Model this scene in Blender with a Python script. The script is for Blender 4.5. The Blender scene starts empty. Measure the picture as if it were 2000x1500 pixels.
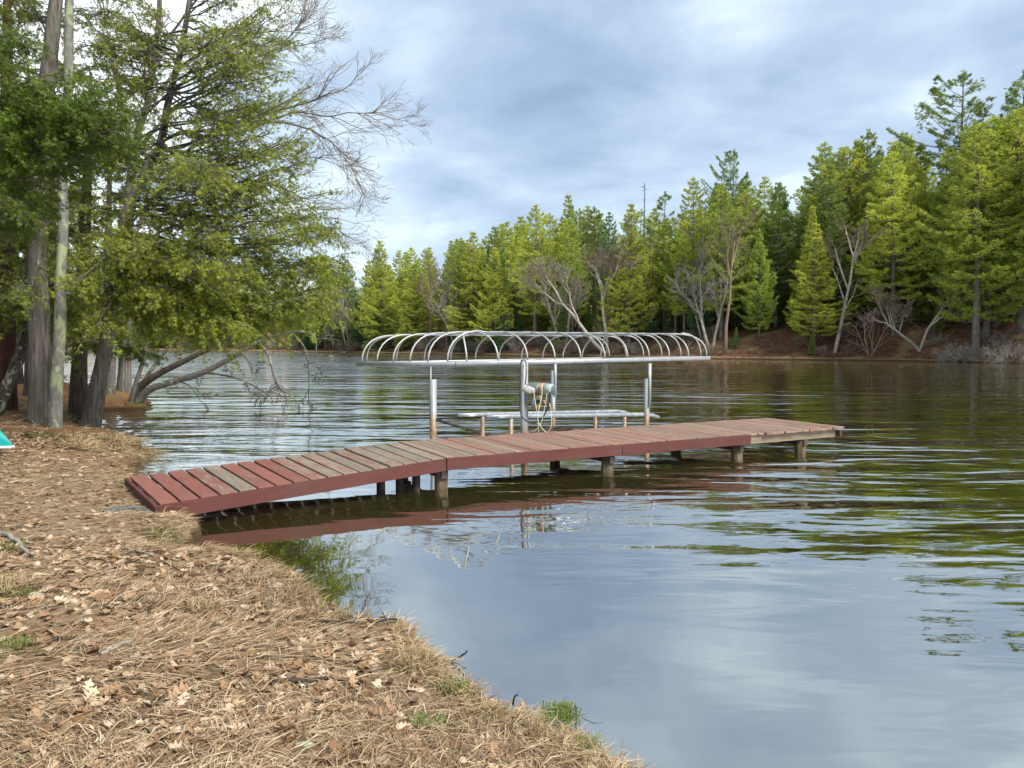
import bpy, bmesh, math, random
import numpy as np
from mathutils import Vector, Matrix

# ------------------------------------------------------------------ camera, sky, sun, exposure
scn = bpy.context.scene
COL = scn.collection
H = 1.80                       # eye height above the lake, metres
FPX = 1500.0                   # focal length in pixels of a 2000 px wide picture
PITCH = math.atan((750 - 667) / FPX)

cam_d = bpy.data.cameras.new('camera')
cam_d.sensor_width = 36.0
cam_d.lens = 36.0 * FPX / 2000.0
cam_d.clip_start = 0.05
cam_d.clip_end = 3000
cam = bpy.data.objects.new('camera', cam_d)
COL.objects.link(cam)
cam.location = (0, 0, H)
cam.rotation_euler = (math.pi / 2 - PITCH, 0, 0)
scn.camera = cam

SUN_EL = math.radians(48)
SUN_AZ = math.radians(128)     # clockwise from +Y: behind the viewer, to the right
world = bpy.data.worlds.new('World')
scn.world = world
world.use_nodes = True


def build_world():
    nt = world.node_tree
    N, L = nt.nodes, nt.links
    N.clear()
    out = N.new('ShaderNodeOutputWorld')
    bg = N.new('ShaderNodeBackground')
    L.new(bg.outputs[0], out.inputs[0])
    sky = N.new('ShaderNodeTexSky')
    sky.sky_type = 'NISHITA'
    sky.sun_disc = False
    sky.sun_elevation = SUN_EL
    sky.sun_rotation = SUN_AZ
    sky.dust_density = 1.5
    tc = N.new('ShaderNodeTexCoord')
    sep = N.new('ShaderNodeSeparateXYZ')
    L.new(tc.outputs['Generated'], sep.inputs[0])

    def math_(op, a, b=None, c=None):
        m = N.new('ShaderNodeMath')
        m.operation = op
        for i, v in enumerate((a, b, c)):
            if v is None:
                continue
            if isinstance(v, (int, float)):
                m.inputs[i].default_value = v
            else:
                L.new(v, m.inputs[i])
        return m.outputs[0]
    zc = math_('ADD', math_('MAXIMUM', sep.outputs[2], 0.0), 0.26)
    u = math_('DIVIDE', sep.outputs[0], zc)
    v = math_('DIVIDE', sep.outputs[1], zc)
    com = N.new('ShaderNodeCombineXYZ')
    L.new(u, com.inputs[0]); L.new(v, com.inputs[1])
    com.inputs[2].default_value = 3.7

    def noise(scale, detail, rough, dist, off):
        mp = N.new('ShaderNodeMapping')
        mp.inputs['Location'].default_value = off
        L.new(com.outputs[0], mp.inputs[0])
        n = N.new('ShaderNodeTexNoise')
        n.inputs['Scale'].default_value = scale
        n.inputs['Detail'].default_value = detail
        n.inputs['Roughness'].default_value = rough
        n.inputs['Distortion'].default_value = dist
        L.new(mp.outputs[0], n.inputs['Vector'])
        return n.outputs['Fac']
    n1 = noise(1.1, 7, 0.60, 0.4, (5.2, 4.0, 0))
    n2 = noise(3.0, 5, 0.5, 0.3, (4.1, 2.2, 0))
    # a bright break in the overcast towards the left of the lake
    mr = N.new('ShaderNodeMapRange'); mr.interpolation_type = 'SMOOTHSTEP'
    mr.inputs[1].default_value = -0.02; mr.inputs[2].default_value = -0.50; mr.inputs[4].default_value = 0.30
    L.new(sep.outputs[0], mr.inputs[0])
    az = mr.outputs[0]
    f = math_('ADD', math_('ADD', math_('MULTIPLY', n1, 1.0), math_('MULTIPLY', n2, 0.75)), az)
    f = math_('ADD', math_('MULTIPLY', f, 0.8), -0.045)
    ramp = N.new('ShaderNodeValToRGB')
    L.new(f, ramp.inputs[0])
    e = ramp.color_ramp.elements
    e[0].position = 0.40; e[0].color = (0.20, 0.28, 0.40, 1)
    e[1].position = 0.976; e[1].color = (1.12, 1.15, 1.18, 1)
    for p_, c_ in ((0.53, (0.28, 0.37, 0.50)), (0.616, (0.345, 0.44, 0.565)), (0.688, (0.40, 0.50, 0.61)), (0.76, (0.50, 0.605, 0.69)), (0.84, (0.66, 0.76, 0.82))):
        m = ramp.color_ramp.elements.new(p_); m.color = c_ + (1,)
    # cloud cover over the clear sky
    sc = N.new('ShaderNodeVectorMath'); sc.operation = 'SCALE'
    sc.inputs['Scale'].default_value = 0.12
    L.new(sky.outputs[0], sc.inputs[0])
    mix = N.new('ShaderNodeMix'); mix.data_type = 'RGBA'
    mix.inputs['Factor'].default_value = 0.88
    L.new(sc.outputs[0], mix.inputs['A'])
    L.new(ramp.outputs[0], mix.inputs['B'])
    L.new(mix.outputs['Result'], bg.inputs[0])
    bg.inputs[1].default_value = 0.74


build_world()
sun_d = bpy.data.lights.new('sun', 'SUN')
sun_d.energy = 4.3
sun_d.angle = math.radians(24)
sun_d.color = (1.0, 0.965, 0.90)
sun = bpy.data.objects.new('sun', sun_d)
COL.objects.link(sun)
sdir = Vector((math.sin(SUN_AZ) * math.cos(SUN_EL), math.cos(SUN_AZ) * math.cos(SUN_EL), math.sin(SUN_EL)))
sun.rotation_euler = sdir.to_track_quat('Z', 'Y').to_euler()
sun.location = sdir * 60
scn.view_settings.view_transform = 'Standard'
scn.view_settings.look = 'None'
scn.view_settings.exposure = 1.15
scn.view_settings.gamma = 1.0
scn.render.engine = 'CYCLES'

# ------------------------------------------------------------------ helpers
rng = np.random.default_rng(11)
R = random.Random(5)
CP, SP = math.cos(PITCH), math.sin(PITCH)


def ray(px, py):
    a, b, c = (px - 1000) / FPX, 1.0, (750 - py) / FPX
    return np.array((a, b * CP + c * SP, -b * SP + c * CP))


def G(px, py, z=0.0):
    """the place at height z that the photograph shows at this spot"""
    r = ray(px, py)
    return np.array((0, 0, H)) + r * ((z - H) / r[2])


def At(px, py, Y):
    """the place at distance Y ahead"""
    r = ray(px, py)
    return np.array((0, 0, H)) + r * (Y / r[1])


def nrm(v):
    v = np.asarray(v, float)
    return v / np.maximum(np.linalg.norm(v, axis=-1, keepdims=True), 1e-9)


class MB:
    """collects shapes into one mesh"""
    def __init__(self):
        self.v, self.f, self.n = [], [], 0

    def add(self, V, F):
        V = np.asarray(V, float).reshape(-1, 3)
        self.f.append(np.asarray(F, np.int64) + self.n)
        self.v.append(V)
        self.n += len(V)

    def box(self, c, size, ax=None):
        h = np.asarray(size, float) / 2
        q = np.array([(x, y, z) for x in (-1, 1) for y in (-1, 1) for z in (-1, 1)], float) * h
        if ax is not None:
            q = q @ np.asarray(ax, float)
        self.add(q + np.asarray(c, float), [(0, 1, 3, 2), (4, 6, 7, 5), (0, 4, 5, 1), (2, 3, 7, 6), (0, 2, 6, 4), (1, 5, 7, 3)])

    def beam(self, a, b, w, h):
        a, b = np.asarray(a, float), np.asarray(b, float)
        u = nrm(b - a)
        up = np.array((0, 0, 1.0)) if abs(u[2]) < 0.95 else np.array((0, 1.0, 0))
        s = nrm(np.cross(up, u)); t = np.cross(u, s)
        self.box((a + b) / 2, (np.linalg.norm(b - a), w, h), (u, s, t))

    def tubes(self, P, Rr, sides=5, cap=False):
        """P (N,K,3) centre lines, Rr (N,K) radii"""
        P = np.asarray(P, float); Rr = np.asarray(Rr, float)
        if P.ndim == 2:
            P = P[None]; Rr = Rr[None]
        N, K, _ = P.shape
        T = np.empty_like(P)
        T[:, 1:-1] = P[:, 2:] - P[:, :-2]
        T[:, 0] = P[:, 1] - P[:, 0]
        T[:, -1] = P[:, -1] - P[:, -2]
        T = nrm(T)
        mean = nrm(P[:, -1] - P[:, 0] + 1e-6)
        ref = np.where(np.abs(mean[:, 2:3]) > 0.8, np.array([[1.0, 0, 0]]), np.array([[0, 0, 1.0]]))
        S = nrm(np.cross(np.repeat(ref[:, None], K, 1), T))
        B = np.cross(T, S)
        a = np.arange(sides) * 2 * math.pi / sides
        V = P[:, :, None] + Rr[:, :, None, None] * (np.cos(a)[None, None, :, None] * S[:, :, None] + np.sin(a)[None, None, :, None] * B[:, :, None])
        idx = np.arange(N * K * sides).reshape(N, K, sides)
        nx = np.roll(idx, -1, axis=2)
        F = np.stack((idx[:, :-1], nx[:, :-1], nx[:, 1:], idx[:, 1:]), -1).reshape(-1, 4)
        self.add(V, F)
        if cap:
            for n in range(N):
                self.f.append(np.array([idx[n, 0, ::-1]]) + self.n - V.size // 3)
                self.f.append(np.array([idx[n, -1]]) + self.n - V.size // 3)

    def stamps(self, tv, tf, pos, X, Y, Z, scale):
        """copies of a small template at pos with axes X, Y, Z"""
        tv = np.asarray(tv, float)
        V = tv[None, :, 0:1] * X[:, None] + tv[None, :, 1:2] * Y[:, None] + tv[None, :, 2:3] * Z[:, None]
        V = V * np.asarray(scale)[:, None, None] + pos[:, None]
        tf = np.asarray(tf, np.int64)
        F = (tf[None] + (np.arange(len(pos)) * len(tv))[:, None, None]).reshape(-1, tf.shape[1])
        self.add(V.reshape(-1, 3), F)

    def mesh(self, name, mat=None, smooth=False):
        me = bpy.data.meshes.new(name)
        V = np.concatenate(self.v).astype(np.float32)
        tot = np.concatenate([np.full(len(f), f.shape[1]) for f in self.f]).astype(np.int32)
        lv = np.concatenate([f.ravel() for f in self.f]).astype(np.int32)
        st = np.concatenate(([0], np.cumsum(tot)[:-1])).astype(np.int32)
        me.vertices.add(len(V)); me.vertices.foreach_set('co', V.ravel())
        me.loops.add(len(lv)); me.loops.foreach_set('vertex_index', lv)
        me.polygons.add(len(tot)); me.polygons.foreach_set('loop_start', st)
        me.polygons.foreach_set('loop_total', tot)
        if smooth:
            me.polygons.foreach_set('use_smooth', np.ones(len(tot), bool))
        if mat:
            me.materials.append(mat)
        me.update(calc_edges=True)
        return me

    def build(self, name, mat, parent=None, smooth=False):
        return link(name, self.mesh(name, mat, smooth), parent)


def link(name, me, parent=None):
    o = bpy.data.objects.new(name, me)
    COL.objects.link(o)
    if parent is not None:
        o.parent = parent
        o.matrix_parent_inverse = Matrix.LocRotScale(parent.location, parent.rotation_euler, parent.scale).inverted()
    return o


def tag(o, label, cat, group=None, kind=None):
    if label: o['label'] = label
    if cat: o['category'] = cat
    if group: o['group'] = group
    if kind: o['kind'] = kind
    return o


def thing(name, loc, label, cat, group=None):
    o = bpy.data.objects.new(name, None)
    o.empty_display_size = 0.2
    COL.objects.link(o)
    o.location = [float(c) for c in loc]
    return tag(o, label, cat, group)


def bevel_box(name, size, b, mat, segs=1):
    bm = bmesh.new()
    bmesh.ops.create_cube(bm, size=1.0)
    bmesh.ops.scale(bm, vec=size, verts=bm.verts)
    bmesh.ops.bevel(bm, geom=bm.edges[:], offset=b, segments=segs, affect='EDGES')
    me = bpy.data.meshes.new(name)
    bm.to_mesh(me); bm.free()
    me.materials.append(mat)
    return me


def curve_pts(pts, n):
    """smooth polyline through a few points"""
    pts = np.asarray(pts, float)
    k = len(pts)
    t = np.linspace(0, k - 1, n)
    i = np.clip(t.astype(int), 0, k - 2)
    f = (t - i)[:, None]
    p0 = pts[np.maximum(i - 1, 0)]; p1 = pts[i]; p2 = pts[i + 1]; p3 = pts[np.minimum(i + 2, k - 1)]
    return 0.5 * ((2 * p1) + (-p0 + p2) * f + (2 * p0 - 5 * p1 + 4 * p2 - p3) * f ** 2 + (-p0 + 3 * p1 - 3 * p2 + p3) * f ** 3)


def vnoise(x, y, seed=0):
    """cheap smooth noise, about -1..1"""
    r = np.random.default_rng(seed)
    out = np.zeros_like(np.asarray(x, float))
    for k in range(6):
        a = r.uniform(0, 6.283); p = r.uniform(0, 6.283); w = r.uniform(0.6, 1.5)
        out = out + np.sin((x * math.cos(a) + y * math.sin(a)) * w + p + 0.7 * np.sin((x * math.sin(a) - y * math.cos(a)) * w * 0.8 + p))
    return out / 3.5


# ------------------------------------------------------------------ materials
def new_mat(name):
    m = bpy.data.materials.new(name)
    m.use_nodes = True
    nt = m.node_tree
    nt.nodes.clear()
    out = nt.nodes.new('ShaderNodeOutputMaterial')
    return m, nt, out


class NT:
    def __init__(self, nt):
        self.nt = nt

    def n(self, t, **kw):
        nd = self.nt.nodes.new('ShaderNode' + t)
        for k, v in kw.items():
            setattr(nd, k, v)
        return nd

    def set(self, sock, v):
        if hasattr(v, 'is_output'):
            self.nt.links.new(v, sock)
        else:
            if isinstance(v, tuple) and len(v) == 3 and sock.type == 'RGBA':
                v = v + (1,)
            sock.default_value = v

    def noise(self, scale, detail=4, rough=0.55, vec=None, dist=0.0, out='Fac'):
        nd = self.n('TexNoise')
        nd.inputs['Scale'].default_value = scale
        nd.inputs['Detail'].default_value = detail
        nd.inputs['Roughness'].default_value = rough
        nd.inputs['Distortion'].default_value = dist
        if vec is not None:
            self.set(nd.inputs['Vector'], vec)
        return nd.outputs[out]

    def coord(self, which='Object', scale=(1, 1, 1), rot=(0, 0, 0), loc=(0, 0, 0)):
        tc = self.n('TexCoord')
        mp = self.n('Mapping')
        mp.inputs['Scale'].default_value = scale
        mp.inputs['Rotation'].default_value = rot
        mp.inputs['Location'].default_value = loc
        self.nt.links.new(tc.outputs[which], mp.inputs[0])
        return mp.outputs[0]

    def ramp(self, f, stops):
        nd = self.n('ValToRGB')
        self.set(nd.inputs[0], f)
        el = nd.color_ramp.elements
        el[0].position, el[0].color = stops[0][0], tuple(stops[0][1]) + (1,)
        el[1].position, el[1].color = stops[-1][0], tuple(stops[-1][1]) + (1,)
        for p, c in stops[1:-1]:
            e = el.new(p); e.color = tuple(c) + (1,)
        return nd.outputs[0]

    def mix(self, f, a, b, blend='MIX'):
        nd = self.n('Mix'); nd.data_type = 'RGBA'; nd.blend_type = blend
        self.set(nd.inputs['Factor'], f); self.set(nd.inputs['A'], a); self.set(nd.inputs['B'], b)
        return nd.outputs['Result']

    def math(self, op, a, b=None, c=None, clamp=False):
        nd = self.n('Math'); nd.operation = op; nd.use_clamp = clamp
        for i, v in enumerate((a, b, c)):
            if v is not None:
                self.set(nd.inputs[i], v)
        return nd.outputs[0]

    def step(self, f, lo, hi):
        nd = self.n('MapRange'); nd.interpolation_type = 'SMOOTHSTEP'
        self.set(nd.inputs[0], f)
        nd.inputs[1].default_value = lo; nd.inputs[2].default_value = hi
        return nd.outputs[0]

    def bump(self, h, strength, dist=0.01):
        nd = self.n('Bump')
        nd.inputs['Strength'].default_value = strength
        nd.inputs['Distance'].default_value = dist
        self.set(nd.inputs['Height'], h)
        return nd.outputs[0]

    def bsdf(self, out, col, rough=0.8, normal=None, metal=0.0, spec=0.3):
        b = self.n('BsdfPrincipled')
        self.set(b.inputs['Base Color'], col)
        self.set(b.inputs['Roughness'], rough)
        self.set(b.inputs['Metallic'], metal)
        b.inputs['Specular IOR Level'].default_value = spec
        if normal is not None:
            self.nt.links.new(normal, b.inputs['Normal'])
        self.nt.links.new(b.outputs[0], out.inputs[0])
        return b


def mat_plain(name, c1, c2, rough=0.7, scale=8, metal=0.0, bump=0.2, spec=0.3, bd=0.01):
    m, nt, out = new_mat(name); t = NT(nt)
    v = t.coord()
    n = t.noise(scale, 5, 0.6, v)
    t.bsdf(out, t.ramp(n, [(0.3, c1), (0.7, c2)]), rough, t.bump(n, bump, bd) if bump else None, metal, spec)
    return m


def mat_leaf(name, c_var=0.25, trans=0.3, nscale=0.8, rough=0.6):
    """foliage: the object's own tint, varied leaf by leaf and clump by clump"""
    m, nt, out = new_mat(name); t = NT(nt)
    oi = t.n('ObjectInfo')
    geo = t.n('NewGeometry')
    v = t.coord()
    n = t.noise(nscale, 3, 0.5, v)
    k = t.math('ADD', t.math('MULTIPLY', geo.outputs['Random Per Island'], c_var * 2), 1 - c_var)
    k = t.math('MULTIPLY', k, t.math('ADD', t.math('MULTIPLY', n, 1.1), 0.45))
    sc = t.n('VectorMath'); sc.operation = 'SCALE'
    nt.links.new(oi.outputs['Color'], sc.inputs[0]); nt.links.new(k, sc.inputs['Scale'])
    warm = t.mix(t.math('MULTIPLY', t.math('SUBTRACT', n, 0.42, clamp=True), 2.0), sc.outputs[0], (1.18, 1.04, 0.75, 1), 'MULTIPLY')
    b = t.n('BsdfPrincipled')
    nt.links.new(warm, b.inputs['Base Color']); b.inputs['Roughness'].default_value = rough
    b.inputs['Specular IOR Level'].default_value = 0.25
    tr = t.n('BsdfTranslucent'); nt.links.new(warm, tr.inputs[0])
    mx = t.n('MixShader'); mx.inputs[0].default_value = trans
    nt.links.new(b.outputs[0], mx.inputs[1]); nt.links.new(tr.outputs[0], mx.inputs[2])
    nt.links.new(mx.outputs[0], out.inputs[0])
    return m


def mat_bark(name, stops, vs=(9, 9, 1.3), bump=0.8, lichen=None, lscale=3.0, lo=0.5, hi=0.56):
    m, nt, out = new_mat(name); t = NT(nt)
    v = t.coord(scale=vs)
    n = t.noise(2.2, 6, 0.65, v, 0.3)
    col = t.ramp(n, stops)
    if lichen:
        n2 = t.noise(lscale, 5, 0.6, t.coord(scale=(1, 1, 0.6)), 0.6)
        col = t.mix(t.step(n2, lo, hi), col, lichen)
    big = t.noise(0.9, 3, 0.5, t.coord())
    col = t.mix(0.6, col, t.ramp(big, [(0.3, (0.55, 0.55, 0.55)), (0.7, (1.15, 1.12, 1.05))]), 'MULTIPLY')
    t.bsdf(out, col, 0.92, t.bump(n, bump, 0.03), 0, 0.15)
    return m


def mat_wood(name, paint, bare, grain_axis=0, cover=0.5):
    """weathered painted boards; the board's own colour value decides how much paint is left"""
    m, nt, out = new_mat(name); t = NT(nt)
    oi = t.n('ObjectInfo')
    sep = t.n('SeparateColor'); nt.links.new(oi.outputs['Color'], sep.inputs[0])
    tc = t.n('TexCoord')
    add = t.n('VectorMath'); add.operation = 'ADD'
    rv = t.n('CombineXYZ')
    nt.links.new(t.math('MULTIPLY', oi.outputs['Random'], 37.0), rv.inputs[0]); nt.links.new(t.math('MULTIPLY', oi.outputs['Random'], 91.0), rv.inputs[1])
    nt.links.new(tc.outputs['Object'], add.inputs[0]); nt.links.new(rv.outputs[0], add.inputs[1])
    s = [26.0, 26.0, 26.0]; s[grain_axis] = 1.6
    mp = t.n('Mapping'); mp.inputs['Scale'].default_value = s
    nt.links.new(add.outputs[0], mp.inputs[0])
    grain = t.noise(1.6, 6, 0.65, mp.outputs[0], 0.4)
    mp2 = t.n('Mapping'); s2 = [13.0] * 3; s2[grain_axis] = 2.4
    mp2.inputs['Scale'].default_value = s2
    nt.links.new(add.outputs[0], mp2.inputs[0])
    patch = t.noise(1.0, 6, 0.7, mp2.outputs[0], 0.5)
    blot = t.noise(2.3, 3, 0.5, add.outputs[0])
    g = t.ramp(grain, [(0.25, (0.5, 0.48, 0.46)), (0.5, (0.9, 0.9, 0.9)), (0.75, (1.2, 1.2, 1.18))])
    pc = t.mix(t.math('MULTIPLY', blot, 0.5), paint, tuple(c * 1.5 + 0.02 for c in paint))
    bc = t.mix(blot, bare, tuple(c * 0.68 for c in bare))
    bc = t.mix(0.8, bc, g, 'MULTIPLY')
    pc = t.mix(0.45, pc, g, 'MULTIPLY')
    # paint survives where the patch noise is below the board's own share
    d = t.math('SUBTRACT', t.math('ADD', t.math('MULTIPLY', sep.outputs[0], 0.5), 0.25), patch)
    k = t.step(d, -0.13, 0.12)
    col = t.mix(k, bc, pc)
    dirt = t.noise(1.1, 4, 0.6, add.outputs[0])
    col = t.mix(t.math('MULTIPLY', t.step(dirt, 0.55, 0.75), 0.45), col, (0.06, 0.05, 0.04))
    sc = t.n('VectorMath'); sc.operation = 'SCALE'
    nt.links.new(col, sc.inputs[0]); nt.links.new(t.math('ADD', t.math('MULTIPLY', sep.outputs[1], 0.6), 0.7), sc.inputs['Scale'])
    t.bsdf(out, sc.outputs[0], 0.82, t.bump(grain, 0.5, 0.004), 0, 0.15)
    return m


M = {}
M['pine'] = mat_leaf('pine_needles', 0.35, 0.45, 0.5)
M['cedar'] = mat_leaf('cedar_sprays', 0.4, 0.4, 1.1)
M['bark_pine'] = mat_bark('pine_bark', [(0.3, (0.06, 0.05, 0.042)), (0.7, (0.17, 0.15, 0.13))], (3, 3, 0.6))
M['bark_cedar'] = mat_bark('cedar_bark', [(0.28, (0.035, 0.029, 0.023)), (0.5, (0.101, 0.090, 0.078)), (0.72, (0.195, 0.183, 0.164))], (11, 11, 0.8), 1.0)
M['bark_dark'] = mat_bark('dark_bark', [(0.3, (0.018, 0.014, 0.011)), (0.7, (0.075, 0.06, 0.05))], (8, 8, 1.2), 0.9)
M['bark_red'] = mat_bark('reddish_bark', [(0.3, (0.03, 0.014, 0.01)), (0.7, (0.11, 0.05, 0.035))], (9, 9, 0.8), 0.9)
M['bark_lichen'] = mat_bark('lichen_bark', [(0.3, (0.078, 0.078, 0.070)), (0.7, (0.172, 0.168, 0.148))], (5, 5, 2.5), 0.5, (0.211, 0.234, 0.140), 4.6, 0.46, 0.53)
M['bark_mottled'] = mat_bark('mottled_bark', [(0.3, (0.02, 0.018, 0.015)), (0.7, (0.10, 0.09, 0.075))], (6, 6, 6), 0.8, (0.28, 0.29, 0.22), 5.0, 0.55, 0.6)
M['bark_branch'] = mat_bark('branch_bark', [(0.3, (0.035, 0.03, 0.027)), (0.7, (0.12, 0.11, 0.10))], (6, 6, 6), 0.4, (0.16, 0.18, 0.12), 4.0, 0.56, 0.64)
M['bark_twig'] = mat_plain('bare_twigs', (0.075, 0.055, 0.038), (0.165, 0.128, 0.092), 0.9, 2, bump=0)
M['bark_birch'] = mat_bark('birch_bark', [(0.32, (0.094, 0.078, 0.066)), (0.45, (0.265, 0.242, 0.211)), (0.7, (0.406, 0.382, 0.343))], (2, 2, 5), 0.3)
M['bark_grey'] = mat_plain('grey_dead_wood', (0.101, 0.090, 0.074), (0.234, 0.211, 0.179), 0.9, 3, bump=0.2)
M['bark_brown'] = mat_plain('brown_dead_wood', (0.101, 0.070, 0.051), (0.234, 0.164, 0.117), 0.9, 3, bump=0.2)

M['ramp_wood'] = mat_wood('painted_plank', (0.125, 0.048, 0.036), (0.185, 0.155, 0.118), 1)
M['deck_wood'] = mat_wood('worn_plank', (0.14, 0.066, 0.048), (0.195, 0.145, 0.108), 1)
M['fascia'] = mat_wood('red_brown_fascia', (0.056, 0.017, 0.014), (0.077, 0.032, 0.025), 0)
M['old_wood'] = mat_wood('old_timber', (0.148, 0.111, 0.074), (0.185, 0.148, 0.104), 0)
M['dark_wood'] = mat_plain('wet_timber', (0.018, 0.014, 0.010), (0.055, 0.042, 0.03), 0.7, 6, bump=0.4)
M['pile'] = mat_bark('pile_wood', [(0.3, (0.037, 0.028, 0.019)), (0.55, (0.105, 0.081, 0.053)), (0.75, (0.205, 0.174, 0.124))], (14, 14, 1.2), 0.9)
M['alu'] = mat_plain('aluminium', (0.230, 0.243, 0.249), (0.307, 0.320, 0.326), 0.45, 5, 0.35, 0.05)
M['alu_pipe'] = mat_plain('pipe_metal', (0.243, 0.243, 0.234), (0.317, 0.317, 0.304), 0.5, 4, 0.2, 0.03)
M['steel'] = mat_plain('galvanised_steel', (0.20, 0.22, 0.24), (0.36, 0.385, 0.41), 0.4, 9, 0.6, 0.05)


def mat_post():
    m, nt, out = new_mat('stained_post'); t = NT(nt)
    geo = t.n('NewGeometry'); sep = t.n('SeparateXYZ'); nt.links.new(geo.outputs['Position'], sep.inputs[0])
    n = t.noise(9, 5, 0.6, t.coord(scale=(1, 1, 0.35)))
    base = t.ramp(n, [(0.3, (0.192, 0.205, 0.208)), (0.7, (0.288, 0.301, 0.301))])
    zz = t.math('ADD', sep.outputs[2], t.math('MULTIPLY', n, 0.25))
    rust = t.ramp(t.noise(14, 4, 0.6, t.coord()), [(0.3, (0.13, 0.075, 0.04)), (0.7, (0.30, 0.21, 0.13))])
    col = t.mix(t.step(zz, 0.72, 0.42), base, rust)
    t.bsdf(out, col, 0.55, None, 0.25, 0.4)
    return m


M['post'] = mat_post()
M['motor'] = mat_plain('motor_grey_green', (0.07, 0.09, 0.09), (0.17, 0.20, 0.20), 0.5, 12, bump=0.1)
M['motor_pale'] = mat_plain('motor_pale_green', (0.168, 0.217, 0.196), (0.238, 0.287, 0.266), 0.45, 12, bump=0.05)
M['motor_dark'] = mat_plain('dark_green_grille', (0.01, 0.035, 0.03), (0.03, 0.07, 0.06), 0.5, 12, bump=0)
M['rust'] = mat_plain('rusty_band', (0.22, 0.10, 0.06), (0.38, 0.22, 0.15), 0.8, 16, bump=0.2)
M['white_bag'] = mat_plain('white_cover', (0.216, 0.223, 0.202), (0.360, 0.360, 0.324), 0.6, 9, bump=0.6)
M['black'] = mat_plain('black_rubber', (0.012, 0.012, 0.013), (0.03, 0.03, 0.032), 0.5, 8, bump=0.05)
M['rope'] = mat_plain('pale_rope', (0.42, 0.42, 0.31), (0.56, 0.55, 0.45), 0.8, 30, bump=0.2)
M['yellow'] = mat_plain('yellow_label', (0.60, 0.33, 0.03), (0.70, 0.42, 0.05), 0.6, 12, bump=0)
M['teal'] = mat_plain('teal_plastic', (0.0, 0.15, 0.14), (0.008, 0.23, 0.205), 0.35, 3, bump=0.05)
M['white'] = mat_plain('white_plastic', (0.476, 0.490, 0.490), (0.546, 0.553, 0.553), 0.4, 4, bump=0)
M['hose'] = mat_plain('dark_blue_grey_rubber', (0.03, 0.045, 0.055), (0.075, 0.10, 0.115), 0.6, 12, bump=0.2)
M['lichen'] = mat_plain('pale_lichen', (0.13, 0.15, 0.10), (0.33, 0.35, 0.26), 0.95, 60, bump=0.8)


def mat_ground(name, far=False):
    m, nt, out = new_mat(name); t = NT(nt)
    v = t.coord()
    n1 = t.noise(0.35 if far else 1.1, 5, 0.6, v)
    n2 = t.noise(3.0 if far else 26, 5, 0.7, v, 0.5)
    geo = t.n('NewGeometry'); sep = t.n('SeparateXYZ'); nt.links.new(geo.outputs['Position'], sep.inputs[0])
    if far:
        col = t.ramp(n2, [(0.3, (0.040, 0.020, 0.011)), (0.5, (0.095, 0.048, 0.028)), (0.7, (0.165, 0.095, 0.060))])
        col = t.mix(t.step(n1, 0.52, 0.66), col, (0.16, 0.12, 0.06))
        edge = t.step(t.math('ADD', sep.outputs[2], t.math('MULTIPLY', n2, -0.5)), 0.0, -0.22)
        col = t.mix(edge, col, (0.24, 0.17, 0.10))
    else:
        col = t.ramp(n2, [(0.28, (0.060, 0.039, 0.022)), (0.5, (0.150, 0.105, 0.064)), (0.72, (0.270, 0.206, 0.135))])
        col = t.mix(t.math('MULTIPLY', t.step(n1, 0.58, 0.70), 0.7), col, (0.10, 0.105, 0.025))
        # needle litter under the trees is redder than the dry grass of the open bank
        far_ = t.step(sep.outputs[1], 9.0, 12.5)
        lit = t.ramp(n2, [(0.3, (0.05, 0.026, 0.012)), (0.7, (0.19, 0.095, 0.045))])
        lit = t.mix(t.math('MULTIPLY', t.step(n1, 0.50, 0.62), 0.6), lit, (0.10, 0.085, 0.02))
        col = t.mix(far_, col, lit)
    wet = t.step(t.math('ADD', sep.outputs[2], t.math('MULTIPLY', n2, -0.06)), 0.075, 0.02)
    col = t.mix(wet, col, (0.045, 0.027, 0.012))
    t.bsdf(out, col, 0.95, t.bump(n2, 0.7, 0.25 if far else 0.03), 0, 0.1)
    return m


M['ground'] = mat_ground('needle_ground')
M['far_ground'] = mat_ground('far_bank_ground', True)


def mat_island(name, stops, rough=0.85, trans=0.15):
    m, nt, out = new_mat(name); t = NT(nt)
    geo = t.n('NewGeometry')
    col = t.ramp(geo.outputs['Random Per Island'], stops)
    n = t.noise(0.9, 4, 0.6, t.coord())
    col = t.mix(0.7, col, t.ramp(n, [(0.3, (0.48, 0.43, 0.37)), (0.7, (1.15, 1.12, 1.1))]), 'MULTIPLY')
    b = t.n('BsdfPrincipled'); nt.links.new(col, b.inputs['Base Color'])
    b.inputs['Roughness'].default_value = rough; b.inputs['Specular IOR Level'].default_value = 0.25
    tr = t.n('BsdfTranslucent'); nt.links.new(col, tr.inputs[0])
    mx = t.n('MixShader'); mx.inputs[0].default_value = trans
    nt.links.new(b.outputs[0], mx.inputs[1]); nt.links.new(tr.outputs[0], mx.inputs[2])
    nt.links.new(mx.outputs[0], out.inputs[0])
    return m


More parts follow.
